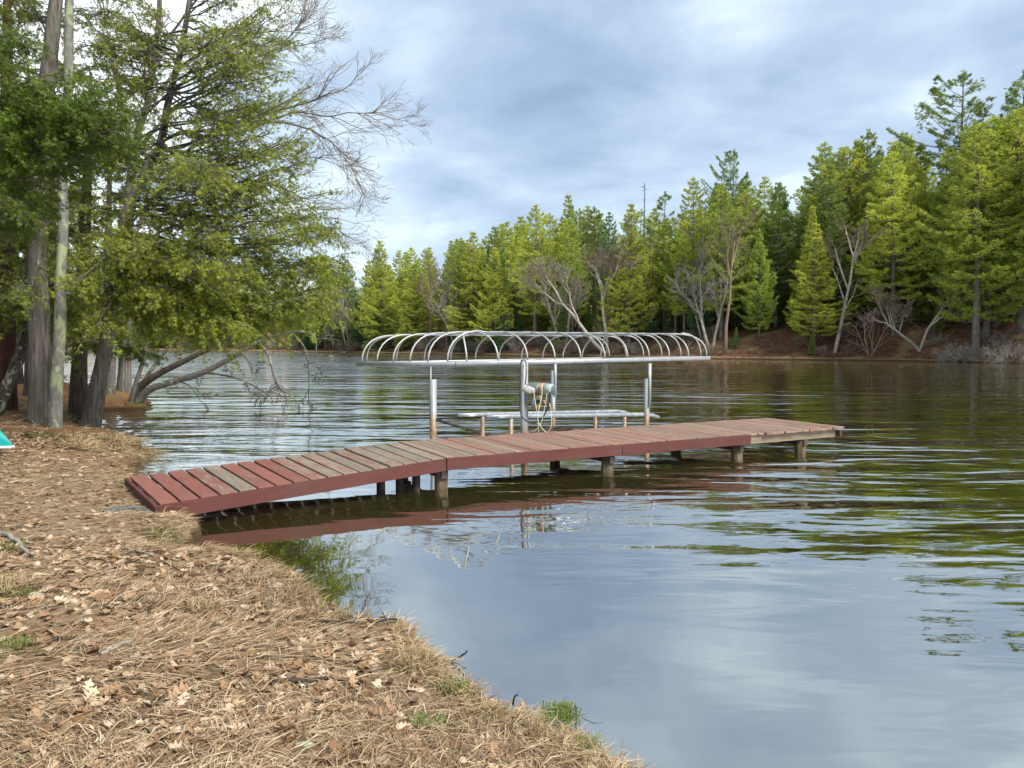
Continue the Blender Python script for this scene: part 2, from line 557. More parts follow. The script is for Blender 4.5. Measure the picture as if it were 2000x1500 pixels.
M['needles'] = mat_island('dry_needles', [(0.0, (0.086, 0.051, 0.027)), (0.3, (0.203, 0.134, 0.074)), (0.65, (0.335, 0.250, 0.152)), (1.0, (0.468, 0.382, 0.265))])
M['drygrass'] = mat_island('dry_grass', [(0.0, (0.148, 0.101, 0.047)), (0.5, (0.281, 0.207, 0.109)), (1.0, (0.406, 0.328, 0.203))])
M['greengrass'] = mat_island('green_grass', [(0.0, (0.055, 0.086, 0.016)), (0.6, (0.117, 0.164, 0.031)), (1.0, (0.234, 0.242, 0.078))])
M['moss'] = mat_island('moss', [(0.0, (0.039, 0.051, 0.009)), (0.6, (0.086, 0.101, 0.016)), (1.0, (0.133, 0.140, 0.031))])
M['leaf_mass'] = mat_island('leaf_litter_leaves', [(0.0, (0.133, 0.070, 0.033)), (0.4, (0.252, 0.159, 0.089)), (0.8, (0.365, 0.272, 0.179)), (1.0, (0.438, 0.358, 0.265))])


def mat_oakleaf():
    m, nt, out = new_mat('fallen_oak_leaf'); t = NT(nt)
    oi = t.n('ObjectInfo')
    col = t.ramp(oi.outputs['Random'], [(0.0, (0.10, 0.05, 0.026)), (0.35, (0.21, 0.125, 0.072)), (0.7, (0.34, 0.245, 0.155)), (1.0, (0.45, 0.37, 0.27))])
    n = t.noise(30, 4, 0.6, t.coord())
    col = t.mix(0.6, col, t.ramp(n, [(0.3, (0.7, 0.66, 0.6)), (0.7, (1.15, 1.1, 1.05))]), 'MULTIPLY')
    t.bsdf(out, col, 0.7, None, 0, 0.3)
    return m


M['oakleaf'] = mat_oakleaf()


def mat_water():
    m, nt, out = new_mat('lake_water'); t = NT(nt)
    geo = t.n('NewGeometry'); sep = t.n('SeparateXYZ'); nt.links.new(geo.outputs['Position'], sep.inputs[0])
    X, Y = sep.outputs[0], sep.outputs[1]
    # wind ripples: crests lie across the lake, longer than they are wide
    a = t.noise(1.0, 2, 0.45, t.coord(scale=(0.34, 1.15, 1), rot=(0, 0, math.radians(9))), 0.6)
    b = t.noise(1.0, 2, 0.5, t.coord(scale=(1.2, 3.4, 1), rot=(0, 0, math.radians(-5))), 0.5)
    c = t.noise(1.0, 2, 0.5, t.coord(scale=(4.5, 11, 1), rot=(0, 0, math.radians(12))), 0.3)
    # sheltered water by the bank is calm, the open lake is ruffled in patches
    open_ = t.step(t.math('ADD', t.math('MULTIPLY', Y, 0.42), X), 1.5, 8.5)
    gust = t.noise(1.0, 3, 0.5, t.coord(scale=(0.035, 0.11, 1)))
    gust = t.math('ADD', t.math('MULTIPLY', t.step(gust, 0.42, 0.62), 0.8), 0.55)
    far = t.math('MULTIPLY', t.step(Y, 34, 58), t.math('SUBTRACT', 1.0, t.math('MULTIPLY', t.step(X, 4, 30), 0.6)))
    # the dock breaks the wind waves: full ripples only behind it
    behind = t.math('ADD', t.math('MULTIPLY', X, -0.474), t.math('ADD', t.math('MULTIPLY', Y, 0.881), -8.56))
    mid = t.math('MULTIPLY', t.step(behind, 1.2, 3.6), t.math('SUBTRACT', 1.0, t.math('MULTIPLY', t.step(X, -1, 9), 0.55)))
    amp = t.math('MULTIPLY', t.math('ADD', t.math('MULTIPLY', open_, t.math('SUBTRACT', 1.15, t.math('MULTIPLY', t.step(X, 6, 13), 0.45))), t.math('ADD', 0.035, t.math('MULTIPLY', t.step(Y, 4.5, 8.5), 0.085))), gust)
    amp = t.math('MAXIMUM', amp, t.math('MULTIPLY', mid, t.math('MULTIPLY', gust, 1.25)))
    amp = t.math('ADD', amp, t.math('MULTIPLY', far, 1.3))
    h = t.math('ADD', t.math('MULTIPLY', a, 0.095), t.math('MULTIPLY', b, 0.017))
    h = t.math('ADD', h, t.math('MULTIPLY', c, 0.0022))
    h = t.math('MULTIPLY', h, amp)
    nd = t.n('Bump'); nd.inputs['Strength'].default_value = 1.0; nd.inputs['Distance'].default_value = 1.0
    nt.links.new(h, nd.inputs['Height'])
    nor = nd.outputs[0]
    fr = t.n('Fresnel'); fr.inputs['IOR'].default_value = 1.5
    nt.links.new(nor, fr.inputs['Normal'])
    fac = t.math('ADD', t.math('MULTIPLY', fr.outputs[0], 0.54), 0.46, clamp=True)
    gl = t.n('BsdfGlossy'); gl.inputs['Roughness'].default_value = 0.015
    gl.inputs['Color'].default_value = (1, 1, 1, 1)
    nt.links.new(nor, gl.inputs['Normal'])
    df = t.n('BsdfDiffuse'); df.inputs['Color'].default_value = (0.042, 0.038, 0.006, 1)
    tp = t.n('BsdfTransparent'); tp.inputs['Color'].default_value = (0.50, 0.34, 0.16, 1)
    body = t.n('MixShader'); body.inputs[0].default_value = 0.55
    nt.links.new(df.outputs[0], body.inputs[1]); nt.links.new(tp.outputs[0], body.inputs[2])
    mx = t.n('MixShader')
    nt.links.new(fac, mx.inputs[0]); nt.links.new(body.outputs[0], mx.inputs[1]); nt.links.new(gl.outputs[0], mx.inputs[2])
    nt.links.new(mx.outputs[0], out.inputs[0])
    return m


M['water'] = mat_water()

# ------------------------------------------------------------------ terrain
EDGE_Z = 0.12
edge_px = [(1222, 1520), (1125, 1450), (1022, 1400), (940, 1362), (905, 1335), (850, 1292), (826, 1262), (815, 1228), (785, 1212), (715, 1210),
           (650, 1192), (632, 1176), (600, 1148), (560, 1122), (525, 1102), (490, 1086), (430, 1082), (370, 1082), (335, 1066), (352, 1040), (372, 1020),
           (300, 985), (245, 935), (252, 912), (262, 888), (262, 862), (240, 848), (200, 840), (165, 828), (130, 806), (128, 797), (160, 793), (215, 795),
           (275, 793), (292, 785), (283, 772), (240, 758), (120, 744), (-150, 738)]
near_poly = [(2.5, -8.0), (1.9, -1.0), (1.25, 1.6)] + [tuple(G(x, y, EDGE_Z)[:2]) for x, y in edge_px] + [(-60, 30), (-60, -8)]
near_poly = np.array(near_poly)


def sdf(x, y, poly, closed=True):
    """distance to the outline, positive inside"""
    x = np.asarray(x, float); y = np.asarray(y, float)
    d = np.full(x.shape, 1e9); ins = np.zeros(x.shape, bool)
    n = len(poly)
    for i in range(n):
        ax, ay = poly[i]; bx, by = poly[(i + 1) % n]
        ex, ey = bx - ax, by - ay
        tt = np.clip(((x - ax) * ex + (y - ay) * ey) / (ex * ex + ey * ey + 1e-12), 0, 1)
        d = np.minimum(d, np.hypot(x - ax - tt * ex, y - ay - tt * ey))
        c = ((ay > y) != (by > y)) & (x < ex * (y - ay) / (ey if ey != 0 else 1e-12) + ax)
        ins ^= c
    return np.where(ins, d, -d)


def z_near(x, y, s=None):
    x = np.asarray(x, float); y = np.asarray(y, float)
    if s is None:
        s = sdf(x, y, near_poly)
    s = s + 0.055 * vnoise(x * 5, y * 5, 3) + 0.035 * vnoise(x * 13, y * 13, 4)
    bump = 0.035 * vnoise(x * 1.7, y * 1.7, 1) + 0.014 * vnoise(x * 6, y * 6, 2)
    zin = EDGE_Z + 0.20 * (1 - np.exp(-np.maximum(s, 0) / 0.8)) + bump * np.clip(s * 3, 0, 1)
    zout = np.maximum(EDGE_Z + s * 2.2, np.maximum(-0.05 + s * 0.35, -1.4))
    return np.where(s > 0, zin, zout)


def gz(px, py):
    """stand on the near bank where the photograph shows this spot"""
    z = 0.3
    for _ in range(6):
        p = G(px, py, z); z = float(z_near(np.array([p[0]]), np.array([p[1]]))[0])
    return np.array((p[0], p[1], z - 0.08))


def spaced(lo, hi, f0, f1, fine, grow=1.09, big=2.0):
    a = list(np.arange(f0, f1 + fine / 2, fine))
    st = fine; x = a[-1]
    while x < hi:
        st = min(st * grow, big); x += st; a.append(x)
    st = fine; x = a[0]
    while x > lo:
        st = min(st * grow, big); x -= st; a.insert(0, x)
    return np.array(a)


def grid_mesh(name, xs, ys, Z, mat):
    nx, ny = len(xs), len(ys)
    XX, YY = np.meshgrid(xs, ys)
    V = np.stack((XX, YY, Z), -1).reshape(-1, 3)
    i = np.arange(nx * ny).reshape(ny, nx)
    F = np.stack((i[:-1, :-1], i[:-1, 1:], i[1:, 1:], i[1:, :-1]), -1).reshape(-1, 4)
    mb = MB(); mb.add(V, F)
    return mb, XX, YY


xs = spaced(-50, 6, -5.2, 1.0, 0.055)
ys = spaced(-6, 40, 1.6, 10.5, 0.055)
XX, YY = np.meshgrid(xs, ys)
mb, _, _ = grid_mesh('bank', xs, ys, z_near(XX, YY), M['ground'])
tag(mb.build('bank', M['ground'], smooth=True), None, None, kind='structure')

far_line = np.array([(-420, 330), (-260, 246), (-150, 205), (-79, 169), (-30, 128), (0, 100), (21.9, 82), (34.5, 74), (43, 64), (56, 46), (66, 25), (73, 0), (78, -60)], float)
far_poly = np.concatenate((far_line, [(500, -60), (500, 700), (-420, 700)]))


def z_far(x, y, s=None):
    x = np.asarray(x, float); y = np.asarray(y, float)
    if s is None:
        s = sdf(x, y, far_poly)
    s = s + 0.8 * vnoise(x * 0.35, y * 0.35, 7)
    hb = np.clip(2.2 + x * 0.045, 0.5, 3.7)
    sp = np.maximum(s, 0)
    zin = 0.15 + hb * (1 - np.exp(-(sp / 5.5) ** 1.6)) + 0.022 * sp + 0.10 * np.maximum(sp - 34, 0) + 0.25 * vnoise(x * 0.5, y * 0.5, 8) * np.clip(sp / 4, 0, 1)
    return np.where(s > 0, zin, np.maximum(0.15 + s * 0.6, -1.4))


xs = spaced(-430, 480, -45, 62, 0.9, 1.06, 14)
ys = spaced(-60, 640, 48, 140, 0.9, 1.06, 14)
XX, YY = np.meshgrid(xs, ys)
mb, _, _ = grid_mesh('far_bank', xs, ys, z_far(XX, YY), M['far_ground'])
tag(mb.build('far_bank', M['far_ground'], smooth=True), None, None, kind='structure')

mb = MB(); mb.add([(-900, -200, -1.5), (900, -200, -1.5), (900, 1200, -1.5), (-900, 1200, -1.5)], [(0, 1, 2, 3)])
tag(mb.build('lake_bed', mat_plain('lake_bed_mud', (0.03, 0.02, 0.01), (0.06, 0.04, 0.02), 0.9, 2, bump=0)), None, None, kind='structure')
mb = MB(); mb.add([(-600, -60, 0), (300, -60, 0), (300, 500, 0), (-600, 500, 0)], [(0, 1, 2, 3)])
tag(mb.build('lake_water', M['water']), None, None, kind='structure')

# ------------------------------------------------------------------ dock and gangway
DECK = 0.40
TH = 0.035


def with_z(p, z):
    return np.array((p[0], p[1], z))


B0 = G(870, 893, DECK)                    # bend, water-side corner
E0 = G(1645, 833, DECK)                   # far end
dock_u = nrm(with_z(E0 - B0, 0)); dock_v = np.array((-dock_u[1], dock_u[0], 0))
DW = 1.65
dock_len = float(np.linalg.norm(E0 - B0))
dock = thing('dock', with_z(B0, 0), 'long weathered timber dock on piles with worn reddish planks', 'dock')
plank_n = 52
pw = dock_len / plank_n
pm = bevel_box('plank', (pw - 0.007, DW + 0.02, TH), 0.004, M['deck_wood'])
rz = math.atan2(dock_u[1], dock_u[0])
for i in range(plank_n):
    o = link('plank', pm)
    c = B0 + dock_u * (pw * (i + 0.5)) + dock_v * (DW / 2 + R.uniform(-0.012, 0.012) - (0.03 if i > 38 else 0))
    o.location = (c[0], c[1], DECK - TH / 2 + R.uniform(-0.003, 0.003))
    o.rotation_euler = (R.uniform(-0.002, 0.002), R.uniform(-0.012, 0.012), rz + R.uniform(-0.003, 0.003))
    o.color = (R.uniform(0.2, 0.62) if i > 2 else 0.1, R.uniform(0.3, 0.75), 0, 1)
    o.parent = dock; o.matrix_parent_inverse = Matrix.Translation(dock.location).inverted()


def board(name, a, b, w, h, mat, parent, col=(0.9, 0.5, 0)):
    """a straight board from a to b with its own axes"""
    a, b = np.asarray(a, float), np.asarray(b, float)
    L_ = float(np.linalg.norm(b - a))
    o = link(name, bevel_box(name, (L_, w, h), min(w, h) * 0.08, mat))
    d = Vector(b - a).normalized()
    x = d; y = Vector((0, 0, 1)).cross(x).normalized(); z = x.cross(y)
    o.matrix_world = Matrix.Translation(Vector((a + b) / 2)) @ Matrix((x, y, z)).transposed().to_4x4()
    if parent is not None:
        mw = o.matrix_world.copy()
        o.parent = parent; o.matrix_parent_inverse = Matrix.Translation(parent.location).inverted()
        o.matrix_basis = mw
    o.color = col + (1,)
    return o


FH = 0.145


def dpt(s, w, z):
    return with_z(B0 + dock_u * s + dock_v * w, z)


def s_at(px):
    best = min(np.linspace(0, dock_len, 400), key=lambda s: abs(1000 + FPX * (B0 + dock_u * s)[0] / (B0 + dock_u * s)[1] - px))
    return float(best)


s1, s2 = s_at(1213), s_at(1464)
zf = DECK - 0.008 - FH / 2
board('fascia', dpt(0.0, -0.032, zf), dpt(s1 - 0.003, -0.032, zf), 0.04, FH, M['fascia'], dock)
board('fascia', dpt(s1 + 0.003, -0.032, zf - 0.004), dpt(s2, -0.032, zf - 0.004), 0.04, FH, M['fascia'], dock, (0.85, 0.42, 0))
zj = DECK - TH - 0.07
for w, sa, sb in ((0.05, s2 + 0.01, dock_len - 0.12), (0.05, 0.05, s2), ):
    board('stringer', dpt(sa, w, zj), dpt(sb, w, zj), 0.045, 0.125, M['old_wood'], dock, (0.3, 0.35, 0))
for w in (DW * 0.5, DW - 0.06):
    board('stringer', dpt(0.05, w, DECK - TH - 0.042), dpt(dock_len - 0.12, w, DECK - TH - 0.042), 0.045, 0.075, M['dark_wood'], dock)
board('end_board', dpt(dock_len - 0.09, -0.05, zj), dpt(dock_len - 0.09, DW + 0.02, zj), 0.05, 0.10, M['dark_wood'], dock)


def pile(parent, p, r, top, bot=-1.3, name='pile', mat='pile', sides=10):
    mb = MB()
    k = 7
    zz = np.linspace(bot, top, k)
    P = np.stack([np.array((p[0] + R.uniform(-0.012, 0.012), p[1] + R.uniform(-0.012, 0.012), z)) for z in zz])
    mb.tubes(P, np.full(k, r) * (1 + 0.06 * rng.standard_normal(k)), sides, cap=True)
    return mb.build(name, M[mat], parent, True)


for px in (862, 1199, 1455, 1580):
    s = s_at(px)
    for w in (0.13, DW - 0.12):
        q = dpt(s, w, 0)
        pile(dock, q, 0.085, zj - 0.07)
        if w < 1:
            board('pile_brace', dpt(s + 0.14, w, -0.3), dpt(s + 0.14, w, zj - 0.065), 0.05, 0.10, M['old_wood'], dock, (0.3, 0.3, 0))
    board('cross_beam', dpt(s, 0.02, zj - 0.115), dpt(s, DW - 0.02, zj - 0.115), 0.09, 0.10, M['dark_wood'], dock)

# gangway from the bank up to the dock
RZ0 = 0.25
A0 = G(310, 984, RZ0); A1 = G(251, 931, RZ0)
C0 = dpt(-0.012, -0.01, DECK); C1 = dpt(-0.012, DW, DECK)
gang = thing('gangway', with_z(A0, 0), 'sloping red-brown plank gangway leading from the bank up to the dock', 'gangway')
gn = 17
for i in range(gn):
    t0 = (i + 0.5) / gn
    f = A0 + (C0 - A0) * t0; b = A1 + (C1 - A1) * t0
    pitch = math.atan2(DECK - RZ0, np.linalg.norm((C0 - A0)[:2]))
    w_f = np.linalg.norm((C0 - A0)) / gn; w_b = np.linalg.norm((C1 - A1)) / gn
    Lb = float(np.linalg.norm(b - f)); wid = float(min(w_f, w_b)) - 0.023
    me = bevel_box('plank', (wid, Lb + 0.01, TH), 0.005, M['ramp_wood'])
    o = link('plank', me)
    c = (f + b) / 2
    yv = Vector(b - f).normalized()
    xv = Vector((C0 - A0) + (C1 - A1)).normalized(); zv = xv.cross(yv).normalized(); xv = yv.cross(zv)
    lift = 0.012 if i == 13 else 0.0
    o.matrix_basis = Matrix.Translation(Vector(c) + Vector((0, 0, -TH / 2 + R.uniform(-0.002, 0.002) + lift))) @ Matrix((xv, yv, zv)).transposed().to_4x4()
    paint = [0.95, 0.92, 0.88, 0.55, 0.22, 0.68, 0.84, 0.8, 0.48, 0.36, 0.4, 0.28, 0.42, 0.32, 0.3, 0.12, 0.2][i]
    o.color = (paint, R.uniform(0.35, 0.7), 0, 1)
    o.parent = gang; o.matrix_parent_inverse = Matrix.Translation(gang.location).inverted()
dn = np.array((0, 0, -0.012 - FH / 2))
nf = nrm(np.cross(C0 - A0, (0, 0, 1.0)))
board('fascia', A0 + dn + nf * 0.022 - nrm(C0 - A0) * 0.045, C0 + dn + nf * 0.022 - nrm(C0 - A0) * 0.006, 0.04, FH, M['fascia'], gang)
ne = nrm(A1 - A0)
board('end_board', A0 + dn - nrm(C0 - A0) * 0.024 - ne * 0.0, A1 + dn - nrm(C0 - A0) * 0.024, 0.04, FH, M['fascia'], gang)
for t0 in (0.12, 0.55, 0.93):
    a = A0 + (A1 - A0) * t0; c = C0 + (C1 - C0) * t0
    board('stringer', a + (0, 0, -TH - 0.037), c + (0, 0, -TH - 0.037), 0.045, 0.07, M['dark_wood'], gang)
for px, py, z0 in ((744, 962, 0.30), (781, 955, 0.28), (813, 957, 0.28)):
    q = G(px, py, 0)
    mbp = MB(); mbp.beam((q[0], q[1], -1.2), (q[0], q[1], z0 - 0.08), 0.09, 0.09)
    mbp.build('support_post', M['dark_wood'], gang)

# timber block and buried hose at the landing
lb = G(330, 1022, 0.12)
mbb = MB()
mbb.tubes(np.array([lb + (-0.38, 0.10, -0.0), lb + (-0.1, 0.02, 0.01), lb + (0.14, -0.03, 0.0)]), np.array([0.055, 0.06, 0.055]), 10, cap=True)
tag(mbb.build('landing_log', M['pile'], smooth=True), 'short brown log half sunk in the bank under the gangway end', 'log')
hz = [gz(q, w) + (0, 0, 0.085) for q, w in ((203, 1001), (225, 997), (250, 995), (275, 996), (292, 1001))]
mbb = MB(); mbb.tubes(curve_pts(hz, 14), np.full(14, 0.024), 8, cap=True)
tag(mbb.build('buried_hose', M['hose'], smooth=True), 'curved dark blue-grey hose half buried in leaves beside the gangway end', 'hose')

# ------------------------------------------------------------------ boat lift with bare canopy frame
ang = math.radians(41.5)
LU = np.array((math.cos(ang), math.sin(ang), 0)); LV = np.array((-math.sin(ang), math.cos(ang), 0))
LB = At(890, 711, 12.0)
CL, CW = 6.85, 3.04
ZB, ZT = 1.41, 1.485
lift = thing('boat_lift', (LB[0] + 1, LB[1] + 1, 0), 'aluminium boat lift with bare hooped canopy frame and electric winch behind the dock', 'boat lift')


def lpt(u, v, z):
    # the frame stands a little low at its far left corner
    return np.array((LB[0] + LU[0] * u + LV[0] * v, LB[1] + LU[1] * u + LV[1] * v, z - 0.022 * v))


mb = MB()
zc = (ZB + ZT) / 2
mb.beam(lpt(0, 0, zc), lpt(CL, 0, zc), 0.045, ZT - ZB)
mb.beam(lpt(0, CW, zc), lpt(CL, CW, zc), 0.045, ZT - ZB)
mb.beam(lpt(0.0, 0.025, zc), lpt(0.0, CW - 0.025, zc), 0.045, ZT - ZB - 0.004)
mb.beam(lpt(CL, 0.025, zc), lpt(CL, CW - 0.025, zc), 0.045, ZT - ZB - 0.004)
for u in (2.1, 4.6):
    mb.beam(lpt(u, 0.03, zc), lpt(u, CW - 0.03, zc), 0.04, 0.04)
canopy = mb.build('canopy_frame', M['alu'], lift)
RISE = 0.50


def rise(d, span):
    """height of the hoop above the beam at a distance d in from its foot"""
    k = np.clip(1 - np.asarray(d) / span, 0, 1)
    return RISE * (1 - k ** 2.6) ** (1 / 2.1)


def pipe(name, P, r, parent, mat='alu_pipe', sides=8):
    mb = MB(); mb.tubes(P, np.full(len(P), r), sides, cap=True)
    return link_part(name, mb.mesh(name, M[mat], True), parent)


def link_part(name, me, parent):
    o = bpy.data.objects.new(name, me); COL.objects.link(o)
    o.parent = parent
    p = parent
    off = Vector((0, 0, 0))
    while p is not None:
        if p.type == 'EMPTY': off = Vector(p.location)
        p = p.parent
    o.matrix_parent_inverse = Matrix.Identity(4) if parent.type == 'MESH' else Matrix.Translation(off).inverted()
    return o


HX = 0.72
tt = 1 - np.cos(np.linspace(0, math.pi / 2, 9))
us = np.linspace(0.22, CL - 0.10, 11)
for u in us:
    if u < HX * 0.8 or u > CL - HX * 0.8:
        for v0, sg in ((0, 1), (CW, -1)):
            ue = HX if u < CL / 2 else CL - HX
            P = [lpt(u + (ue - u) * d ** 1.5, v0 + sg * (d * 0.62), ZT + rise(d, 1.0) * 0.985) for d in tt]
            pipe('rib', np.array(P), 0.0145, canopy)
    else:
        dd = np.concatenate((tt * 0.8, [CW / 2], (CW - tt * 0.8)[::-1]))
        P = [lpt(u, v, ZT + rise(min(v, CW - v), 0.80)) for v in dd]
        pipe('rib', np.array(P), 0.0145, canopy)
for u0, sg in ((0, 1), (CL, -1)):
    for v in np.linspace(0.22, CW - 0.2, 6):
        P = [lpt(u0 + sg * d, v, ZT + rise(d, HX) * 0.985) for d in tt * HX]
        pipe('end_rib', np.array(P), 0.0145, canopy)
for v in (0.62, CW - 0.62):
    k = 12
    P = np.array([lpt(u, v, ZT + 0.985 * RISE ) for u in np.linspace(HX, CL - HX, k)])
    pipe('purlin', P, 0.011, canopy, 'steel')

# the four legs of the lift
NEAR = At(1024, 700, 12.05)
LWID, LLEN = 2.45, 3.05


def leg_xy(u, v):
    return np.array((NEAR[0] + LU[0] * u + LV[0] * v, NEAR[1] + LU[1] * u + LV[1] * v))


AX = (LU, LV, np.array((0, 0, 1.0)))


def leg(u, v, top, w, up, wid2):
    q = leg_xy(u, v)
    mb = MB(); mb.box((q[0], q[1], (top - 1.3) / 2), (w, w, top + 1.3), AX)
    o = mb.build('leg', M['post'], lift)
    q2 = q + LU[:2] * 0.0 - LV[:2] * 0.0
    off = (LV * (-(w + wid2) / 2 - 0.002))[:2] if wid2 > 0.02 else (LV * (w / 2 + 0.02))[:2]
    mb = MB(); mb.box((q2[0] + off[0], q2[1] + off[1], (up + top - 0.5) / 2), (wid2, wid2, up - top + 0.5), AX)
    mb.build('inner_leg', M['alu'], lift)
    return q


leg(0, 0, 1.50, 0.085, 1.41, 0.018)
leg(0, LWID, 1.115, 0.095, 1.37, 0.018)
leg(LLEN, 0, 1.12, 0.07, 1.40, 0.045)
leg(LLEN, LWID, 1.20, 0.07, 1.36, 0.045)
# base frame in the water and sloping braces
mb = MB()
zb = -0.02
c4 = [leg_xy(0, 0), leg_xy(LLEN, 0), leg_xy(LLEN, LWID), leg_xy(0, LWID)]
for i in range(4):
    a, b = c4[i], c4[(i + 1) % 4]
    mb.beam((a[0], a[1], zb), (b[0], b[1], zb), 0.06, 0.08)
qa, qb = leg_xy(0, LWID), leg_xy(0.9, LWID * 0.75)
mb.beam((qa[0], qa[1], 0.40), (qb[0], qb[1], 0.06), 0.05, 0.05)
mb.build('base_frame', M['dark_wood'], lift)
pa, pb, pc = At(1035, 846, 13.2), At(1122, 835, 14.0), At(1165, 841, 14.0)
mb = MB(); mb.tubes(np.array([pa, pb, pc]), np.array([0.022] * 3), 6, cap=True)
mb.build('cradle_arm', M['dark_wood'], lift)

# bunk rails on short stands
for (x0, y0, d0), (x1, y1, d1) in ((((895, 810.5, 13.4)), ((1205, 803, 16.2))), (((950, 814, 12.35)), ((1262, 809.5, 15.0)))):
    a, b = At(x0, y0, d0), At(x1, y1, d1)
    mb = MB(); u_ = nrm(b - a)
    k = 10
    P = np.concatenate((np.linspace(a, b, k), [b + u_ * 0.22 - np.array((0, 0, 0.02)), b + u_ * 0.4 - np.array((0, 0, 0.06))]))
    mb.tubes(P, np.concatenate((np.full(k, 0.036), [0.034, 0.028])), 10, cap=True)
    mb.build('bunk_rail', M['steel'], lift, True)
    for f in (0.13, 0.84):
        q = a + (b - a) * f
        mb = MB(); mb.box((q[0], q[1], (q[2] - 0.04 - 0.9) / 2), (0.05, 0.06, q[2] - 0.04 + 0.9), AX)
        mb.build('rail_stand', M['post'], lift)

# winch motor on the near leg
mo = At(1030, 757, 12.0)
ma = nrm(np.array((0.86, -0.5, -0.05)))
mside = nrm(np.cross(ma, (0, 0, 1.0))); mup = np.cross(mside, ma)
mb = MB()
P = np.array([mo + ma * s for s in (0.02, 0.06, 0.2, 0.24)])
mb.tubes(P, np.array([0.07, 0.088, 0.088, 0.084]), 20, cap=True)
for k in range(14):
    an = k * 2 * math.pi / 14
    rr = mside * math.cos(an) + mup * math.sin(an)
    mb.beam(mo + ma * 0.07 + rr * 0.089, mo + ma * 0.2 + rr * 0.089, 0.008, 0.008)
motor = mb.build('winch_motor', M['motor'], lift)
mb = MB(); mb.tubes(np.array([mo + ma * s for s in (0.242, 0.25, 0.30, 0.305)]), np.array([0.088, 0.094, 0.094, 0.088]), 20, cap=True)
link_part('rust_band', mb.mesh('rust_band', M['rust'], True), motor)
mb = MB(); mb.tubes(np.array([mo + ma * s for s in (0.307, 0.315, 0.43, 0.445)]), np.array([0.08, 0.092, 0.092, 0.082]), 20, cap=True)
link_part('motor_cap', mb.mesh('motor_cap', M['motor_pale'], True), motor)
mb = MB(); mb.tubes(np.array([mo + ma * 0.446, mo + ma * 0.450]), np.array([0.064, 0.064]), 18, cap=True)
link_part('fan_grille', mb.mesh('fan_grille', M['motor_dark']), motor)
mb = MB()
for off in (-0.036, -0.012, 0.012, 0.036):
    hw = math.sqrt(0.062 ** 2 - off ** 2)
    c = mo + ma * 0.4525 + mup * off
    mb.beam(c - mside * hw, c + mside * hw, 0.006, 0.006)
link_part('grille_bar', mb.mesh('grille_bar', M['motor_pale']), motor)
gb = mo + np.array((-0.01, -0.09, -0.035))
mb = MB()
kk = 9
th, ph = np.meshgrid(np.linspace(0, math.pi, kk), np.linspace(0, 2 * math.pi, 13)[:-1])
rr = 1 + 0.13 * np.sin(3 * ph + 2 * th) + 0.1 * np.sin(5 * th + ph)
V = np.stack((0.105 * rr * np.cos(th) * -1, 0.07 * rr * np.sin(th) * np.cos(ph), 0.065 * rr * np.sin(th) * np.sin(ph)), -1) @ np.array((ma, mside, mup)) + gb + ma * 0.04
idx = np.arange(12 * kk).reshape(12, kk)
F = np.stack((idx, np.roll(idx, -1, 0)), -1)
mb.add(V.reshape(-1, 3), np.stack((F[:, :-1, 0], F[:, :-1, 1], F[:, 1:, 1], F[:, 1:, 0]), -1).reshape(-1, 4))
mb.build('gearbox_cover', M['white_bag'], lift, True)
cb = mo + np.array((0.14, -0.02, -0.22))
mb = MB(); mb.box(cb, (0.17, 0.05, 0.19), AX); mb.build('control_box', M['alu'], lift)
f_ = -LV * 0.0275
mb = MB()
mb.box(cb + f_ + LU * 0.01 + np.array((0, 0, 0.07)), (0.08, 0.004, 0.035), AX)
mb.box(cb + f_ + LU * 0.01 + np.array((0, 0, -0.07)), (0.1, 0.004, 0.04), AX)
mb.build('warning_label', M['yellow'], lift)
mb = MB(); k0 = cb + f_ * 1.3 + LU * 0.0
mb.tubes(np.array([k0, k0 - LV * 0.03]), np.array([0.032, 0.028]), 14, cap=True); mb.build('switch_knob', M['motor_dark'], lift)
mb = MB(); k0 = cb + f_ * 1.3 + LU * 0.13 + np.array((0, 0, -0.01))
mb.box(k0, (0.03, 0.02, 0.06), AX); mb.build('red_tag', M['rust'], lift)


def strand(name, pts, r, mat, n=40):
    mb = MB(); P = curve_pts([At(*p) for p in pts], n)
    mb.tubes(P, np.full(n, r), 6, cap=True)
    mb.build(name, M[mat], lift, True)


strand('power_cable', [(1026, 752, 11.93), (1027.5, 730, 11.93), (1027, 708, 11.93), (1021.5, 703, 11.93), (1017, 712, 11.93), (1016, 760, 11.93), (1016, 800, 11.9), (1023, 818, 11.85),
                       (1040, 826, 11.8), (1055, 820, 11.8), (1067, 803, 11.75), (1074, 780, 11.72), (1074, 764, 11.72)], 0.011, 'black', 70)
strand('pull_rope', [(1042, 762, 11.8), (1046, 790, 11.78), (1050, 815, 11.78), (1052, 848, 11.8)], 0.006, 'rope')
strand('pull_rope', [(1059, 752, 11.74), (1058, 775, 11.74), (1052, 800, 11.75), (1051, 822, 11.75), (1060, 838, 11.75), (1070, 844, 11.75), (1077, 830, 11.72), (1076, 800, 11.7), (1073, 788, 11.7)], 0.006, 'rope')
strand('pull_rope', [(1068, 768, 11.72), (1066, 785, 11.72), (1061, 810, 11.74), (1055, 830, 11.76), (1041, 844, 11.8)], 0.005, 'rope')

